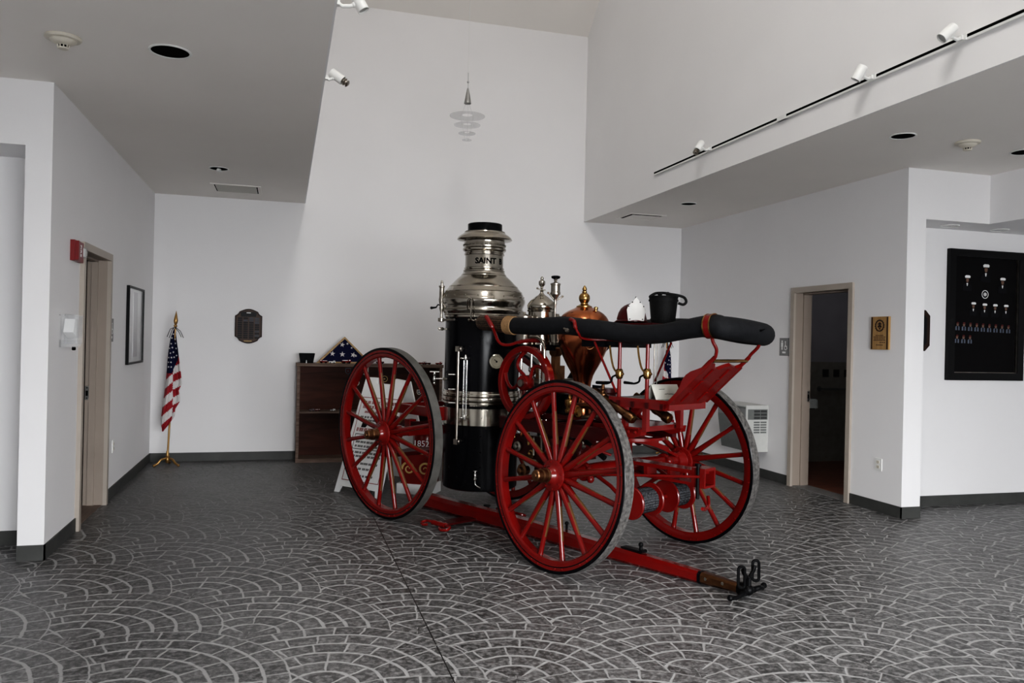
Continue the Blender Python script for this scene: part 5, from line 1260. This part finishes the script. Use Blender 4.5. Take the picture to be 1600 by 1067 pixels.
# ---- toy vehicles
def toy(name, x, y, z_, s, rz, c1, c2, label, group):
    t = empty(name, (x, y, z_), rz); tag(t, label, 'toy', group)
    b = MB(); b.prism([(-1, .22), (1, .22), (1, .55), (.92, .85), (.45, .92), (.38, .62), (-.95, .62), (-1, .5)], -.42, .42, lambda u, v, d: (u * s, d * s, v * s), 0); b.prism([(.5, .62), (.86, .62), (.82, .8), (.5, .83)], -.43, .43, lambda u, v, d: (u * s, d * s, v * s), 1)
    b.box((-.85 * s, -.25 * s, .62 * s), (.3 * s, .25 * s, .74 * s), 1)
    b.build('body', [c1, c2], t)
    for u in (-.6, .6):
        for v in (-.42, .42): MB().lathe([(.20 * s, -.05 * s), (.22 * s, -.03 * s), (.22 * s, .03 * s), (.20 * s, .05 * s)], (u * s, v * s, .22 * s), (0, 1, 0), 14).build('wheel', 'black', t)
    return t
gt = 'toy fire vehicles on the cabinet top'
tl = [(506, 'red', 'white', .045, 'small red toy engine at the left corner of the flag case'), (519, 'white', 'redd', .038, 'small white toy vehicle before the left half of the flag case'), (541, 'red', 'white', .055, 'red and white toy engine before the middle of the flag case'), (594, 'redd', 'white', .05, 'dark red toy vehicle on the cabinet top seen through the rear wheel'), (621, 'white', 'redd', .036, 'white toy vehicle on the cabinet top by the wheel spokes'), (659, 'red', 'white', .042, 'red toy engine on the cabinet top just right of the rear wheel'), (668, 'redd', 'white', .040, 'dark red toy engine on the cabinet top, second right of the rear wheel'), (686, 'red', 'white', .040, 'red toy engine on the cabinet top beside the boiler')]
for k, (px, c1, c2, s_, lb_) in enumerate(tl): toy('toy_fire_engine', onY(px, 563, CY0 + .05)[0], CY0 + .055, CH, s_, .15 * ((k * 7) % 5 - 2) + (PI if k % 3 == 0 else 0), c1, c2, lb_, gt)
gs = 'toy vehicles on the cabinet shelf'
for k, (px, c1, c2, s_, lb_) in enumerate([(487, 'redd', 'steelplate', .032, 'leftmost toy car on the cabinet shelf'), (496, 'maroon', 'white', .030, 'dark red toy car on the cabinet shelf, second from the left'), (520, 'white', 'steelplate', .030, 'small white toy car on the cabinet shelf beside the rear wheel')]):
    toy('toy_car', onY(px, 640, CY0 + .06)[0], CY0 + .06, sz, s_, .3 * k, c1, c2, lb_, gs)

# ---- flags on stands
def star_flag(x, y, label, mirror=1):
    t = empty('flag_stand', (x, y, 0)); tag(t, label, 'flag')
    S_ = 9.85 / 1240      # metres per photo pixel at that depth
    b = MB()
    for k in range(3):
        a = 2 * PI * k / 3 + (-.55 if mirror > 0 else .4)
        pts = [(.02 * math.cos(a), .02 * math.sin(a), .085), (.07 * math.cos(a), .07 * math.sin(a), .075), (.11 * math.cos(a), .11 * math.sin(a), .035), (.145 * math.cos(a), .145 * math.sin(a), .016)]
        b.tube(smooth_path(pts, 5), [.013] * 12 + [.012] * 4, 10); b.sph((.15 * math.cos(a), .15 * math.sin(a), .015), .016, 10)
    b.lathe([(.010, .03), (.024, .05), (.026, .085), (.018, .10), (.022, .11), (.016, .13), (.014, .17)], n=20); b.build('stand', 'brasspole', t)
    lean = .055 * mirror
    top = Vector((lean, 0, 1.62)); MB().cyl((0, 0, .10), top, .0115, .010).build('pole', 'brasspole', t)
    d_ = top.normalized()
    MB().lathe([(.014, 0), (.020, .01), (.020, .02), (.012, .03), (.020, .05), (.024, .075), (.016, .12), (.006, .165), (.001, .19)], top - d_ * .02, d_, 18).build('spearhead', 'brasspole', t)
    # draped cloth; silhouette traced in metres relative to the pole foot
    c0 = 1 / 4.105 * S_
    ox, oz = 148, 1030
    L_ = [(215, 168), (270, 150), (330, 141), (400, 135), (460, 133), (520, 129), (600, 122), (660, 115), (720, 110), (760, 107), (800, 112), (822, 119)]
    R_ = [(215, 176), (270, 184), (330, 195), (375, 201), (430, 209), (480, 216), (540, 222), (580, 205), (620, 213), (645, 213), (690, 188), (730, 186), (780, 156), (822, 124)]
    def ip(T, y):
        for (y0, x0), (y1, x1) in zip(T, T[1:]):
            if y0 <= y <= y1: return x0 + (x1 - x0) * (y - y0) / (y1 - y0)
        return T[-1][1] if y > T[-1][0] else T[0][1]
    nu, nv = 26, 90; V = []; F2 = []; MI = []
    for j in range(nv + 1):
        y = 215 + (822 - 215) * j / nv; xl, xr = ip(L_, y), ip(R_, y)
        for i in range(nu + 1):
            s_ = i / nu; xx = xl + (xr - xl) * s_
            dep_ = .022 * math.sin(s_ * 9.0 + y * .004) + .012 * math.sin(s_ * 17 + 1) - .035 * (1 - abs(2 * s_ - 1)) - .02
            V.append((mirror * (xx - ox) * c0, dep_ * min(1, (y - 200) / 120), (oz - y) * c0))
    for j in range(nv):
        for i in range(nu):
            y = 215 + (822 - 215) * (j + .5) / nv; s_ = (i + .5) / nu; xl, xr = ip(L_, y), ip(R_, y); xx = xl + (xr - xl) * s_
            navy = y < (478 if xx < 166 else 478 - (xx - 166) * 2.9)
            if xx < 172: q = (y + (xx - 120) * .95 - 478) / 50
            else: q = (y + (xx - 172) * .55 - 392) / 46
            mi = 0 if navy else (1 if int(math.floor(q)) % 2 == 0 else 2)
            a = j * (nu + 1) + i; F2.append((a, a + 1, a + nu + 2, a + nu + 1)); MI.append(mi)
    b = MB(); b.v = V; b.f = [list(f) for f in F2]; b.mi = MI; b.sm = [True] * len(MI)
    cl = b.build('flag_cloth', ['flagblue', 'flagred', 'flagwhite'], t, angle=180)
    md = cl.modifiers.new('thickness', 'SOLIDIFY'); md.thickness = .004
    for (sx, sy) in ((167, 245), (160, 268), (176, 275), (158, 302), (178, 300), (150, 330), (166, 325), (184, 330), (156, 358), (172, 352), (187, 372), (146, 385), (162, 384), (176, 382), (145, 412), (160, 412), (147, 440), (162, 440)):
        s_ = (sx - ip(L_, sy)) / (ip(R_, sy) - ip(L_, sy)); dep_ = (.022 * math.sin(s_ * 9 + sy * .004) + .012 * math.sin(s_ * 17 + 1) - .035 * (1 - abs(2 * s_ - 1)) - .02) * min(1, (sy - 200) / 120)
        MB().prism(star(mirror * (sx - ox) * c0, (oz - sy) * c0, .012, sx), dep_ - .012, dep_ - .004, lambda x_, z_, d: (x_, d, z_)).build('star', 'flagwhite', cl)
    b = MB()
    for (x0, y0, x1, y1) in ((172, 205, 150, 215), (150, 215, 133, 262), (172, 205, 160, 220), (160, 220, 145, 268), (176, 202, 205, 225), (205, 225, 224, 266), (176, 206, 198, 232), (198, 232, 212, 262)):
        b.tube([(mirror * (x0 - ox) * c0, -.03, (oz - y0) * c0), (mirror * (x1 - ox) * c0, -.035, (oz - y1) * c0)], .004, 6)
    b.build('black_cord', 'ink', t)
    return t
f0 = onZ(262, 727, 0); star_flag(f0[0], f0[1] - .03, 'american flag hanging on a gold pole in the left back corner')
f1 = onY(1046, 560, 9.95); star_flag(f1[0] + .005, 9.95, 'american flag on a pole in the right back corner, seen behind the engine', -1)

# ---- folding sign behind the rear wheel
A0 = onZ(524, 767, 0)
wd = Vector((.66, -.75, 0)).normalized(); bk = Vector((.75, .66, 0)).normalized()
t = empty('folding_sign', (A0[0], A0[1], 0), math.atan2(wd.y, wd.x)); tag(t, 'white folding sandwich board with red and black lettering behind the rear wheel', 'sign')
W_, H_, ln = .60, 1.12, .38       # local x along width, y back
def bp3(x, z_, d, f=1): k = ln * (z_ / H_) ; return (x, (k if f > 0 else 2 * ln - k + .03) + (-d if f > 0 else d), z_)
outl = [(0, 0), (.06, 0), (.08, .06), (W_ - .08, .06), (W_ - .06, 0), (W_, 0), (W_ - .02, H_ - .02), (W_ - .20, H_), (W_ - .21, H_ - .06), (.21, H_ - .06), (.20, H_), (.04, H_)]
MB().prism(outl, 0, .018, lambda x, z_, d: bp3(x, z_, d)).build('front_board', 'white', t)
MB().prism(outl, 0, .018, lambda x, z_, d: bp3(x, z_, d, -1)).build('back_board', 'white', t)
b = MB(); bw = .006
for (x0, x1, z0, z1_) in ((.06, W_ - .06, .12, .12 + bw), (.06, W_ - .06, .92, .92 + bw), (.06, .06 + bw, .12, .92), (W_ - .06 - bw, W_ - .06, .12, .92), (.09, W_ - .09, .56, .56 + bw), (.09, W_ - .09, .42, .42 + bw), (.09, .09 + bw, .42, .56), (W_ - .09 - bw, W_ - .09, .42, .56)):
    b.prism([(x0, z0), (x1, z0), (x1, z1_), (x0, z1_)], .018, .0195, lambda x, z_, d: bp3(x, z_, d), 1 if z0 >= .42 and z1_ < .6 else 0)
b.build('border_line', ['redink', 'ink'], t)
rg3 = random.Random(11)
def line(z_, h_, x0, x1, m_):
    b = MB(); x = x0
    while x < x1 - .02:
        l = rg3.uniform(.018, .055); x2 = min(x + l, x1); k = x
        while k < x2: b.prism([(k, z_), (k + .009, z_), (k + .011, z_ + h_), (k + .002, z_ + h_)], .018, .0192, lambda u, v, d: bp3(u, v, d)); k += .0135
        x = x2 + .016
    b.build('lettering', m_, t)
for z_, h_, x0, x1, m_ in ((.86, .03, .10, .50, 'redink'), (.815, .03, .10, .50, 'redink'), (.77, .022, .14, .46, 'redink'), (.72, .02, .10, .50, 'ink'), (.69, .02, .10, .48, 'ink'), (.655, .02, .18, .42, 'ink'), (.59, .035, .09, .51, 'redink'), (.52, .02, .12, .48, 'ink'), (.48, .02, .12, .44, 'ink'), (.44, .02, .12, .47, 'ink'), (.38, .02, .10, .5, 'ink'), (.345, .02, .10, .5, 'ink'), (.28, .02, .10, .5, 'ink'), (.23, .02, .10, .46, 'ink'), (.165, .02, .14, .46, 'ink')): line(z_, h_, x0, x1, m_)
MB().prism([(.14, .63), (.20, .63), (.22, .66), (.19, .70), (.15, .69)], .018, .0195, lambda u, v, d: bp3(u, v, d)).build('printed_picture', 'ink', t)
b = MB()
for x in (.03, W_ - .03):
    p, q = Vector(bp3(x, .42, 0)), Vector(bp3(x, .42, 0, -1)); b.cyl(p, q, .006)
b.build('hinge_bar', 'steel', t)

# ---- red display piece on a white base behind the rear wheel
g0 = onZ(650, 768, 0)
t = empty('red_display_piece', (1.33, 7.86, 0), -.55); tag(t, 'small red domed display piece with gold scrollwork on a white base behind the rear wheel', 'display')
MB().box((-.19, -.14, 0), (.17, .14, .10)).build('plinth', 'white', t)
bd = MB(); bd.prism([(-.15, .10), (.15, .10), (.15, .42), (.12, .44), (-.12, .44), (-.15, .42)], -.13, .13, lambda x, z_, d: (x, d, z_)); bdo = bd.build('body', 'red', t)
MB().lathe([(.135, .44), (.135, .56), (.13, .585), (.11, .63), (.075, .665), (.03, .68), (.001, .682)], (.06, 0, 0), (0, 0, 1), 32).build('dome', 'red', t)
text_mesh('year_lettering', '1852', .085, 'white', t, (.06, -.139, .50), (PI / 2, 0, 0))
b = MB()
for s, x0, z0 in ((1, -.07, .25), (-1, .10, .25)):
    pts = []
    for k in range(30):
        a = k * .33; r_ = .010 + .062 * k / 30; pts.append((x0 + s * r_ * math.cos(a), -.134, z0 + r_ * math.sin(a)))
    b.tube(pts, [.004 + .009 * k / 30 for k in range(30)], 6)
b.build('gold_scroll', 'goldpaint', bdo)
b = MB(); b.box((-.16, -.133, .395), (.16, -.130, .405)); b.build('gold_line', 'goldpaint', bdo)
# ================================================================== light and camera
def area(name, loc, tgt, sx, sy, power, col=(1, 1, 1), spread=PI):
    l = bpy.data.lights.new(name, 'AREA'); l.shape = 'RECTANGLE'; l.size = sx; l.size_y = sy; l.energy = power; l.color = col; l.spread = spread
    o = bpy.data.objects.new(name, l); COL.objects.link(o); o.location = loc
    o.rotation_euler = (Vector(tgt) - Vector(loc)).to_track_quat('-Z', 'Y').to_euler()
    return o
area('clerestory_daylight', (.75, 1.2, 7.2), (3.6, 8.6, 3.4), 1.0, 2.6, 165, (1, .985, .96))
area('storefront_daylight', (1.0, -7.5, 4.3), (2.4, 4, 1.0), 15.0, 7.2, 12200, (.955, .975, 1))
w = bpy.data.worlds.new('World'); bpy.context.scene.world = w; w.use_nodes = True
bg = w.node_tree.nodes['Background']; bg.inputs[0].default_value = (.93, .96, 1, 1); bg.inputs[1].default_value = .55
cam = bpy.data.cameras.new('camera'); co = bpy.data.objects.new('camera', cam); COL.objects.link(co)
cam.sensor_width = 36; cam.lens = 36 * FPX / 1600; cam.clip_start = .05
m4 = Matrix.Identity(4)
for i in range(3):
    m4[i][0] = RR[0][i]; m4[i][1] = -RR[1][i]; m4[i][2] = -RR[2][i]; m4[i][3] = C0[i]
co.matrix_world = m4
bpy.context.scene.camera = co
sc = bpy.context.scene
sc.view_settings.view_transform = 'Standard'; sc.view_settings.look = 'None'; sc.view_settings.exposure = 0
sc.cycles.max_bounces = 10; sc.cycles.diffuse_bounces = 5; sc.cycles.transparent_max_bounces = 12
sc.cycles.use_denoising = True
vs = sc.view_settings; vs.use_curve_mapping = True
cv = vs.curve_mapping.curves[3]
for x_, y_ in ((.02, .010), (.08, .062), (.25, .245)): cv.points.new(x_, y_)
vs.curve_mapping.update()
rl = bpy.data.lights.new('restroom_fill', 'POINT'); rl.energy = 3.0; rl.shadow_soft_size = .15; ro_ = bpy.data.objects.new('restroom_fill', rl); COL.objects.link(ro_); ro_.location = (7.0, 7.9, 2.2)  # added fill light, lifts the restroom interior out of black
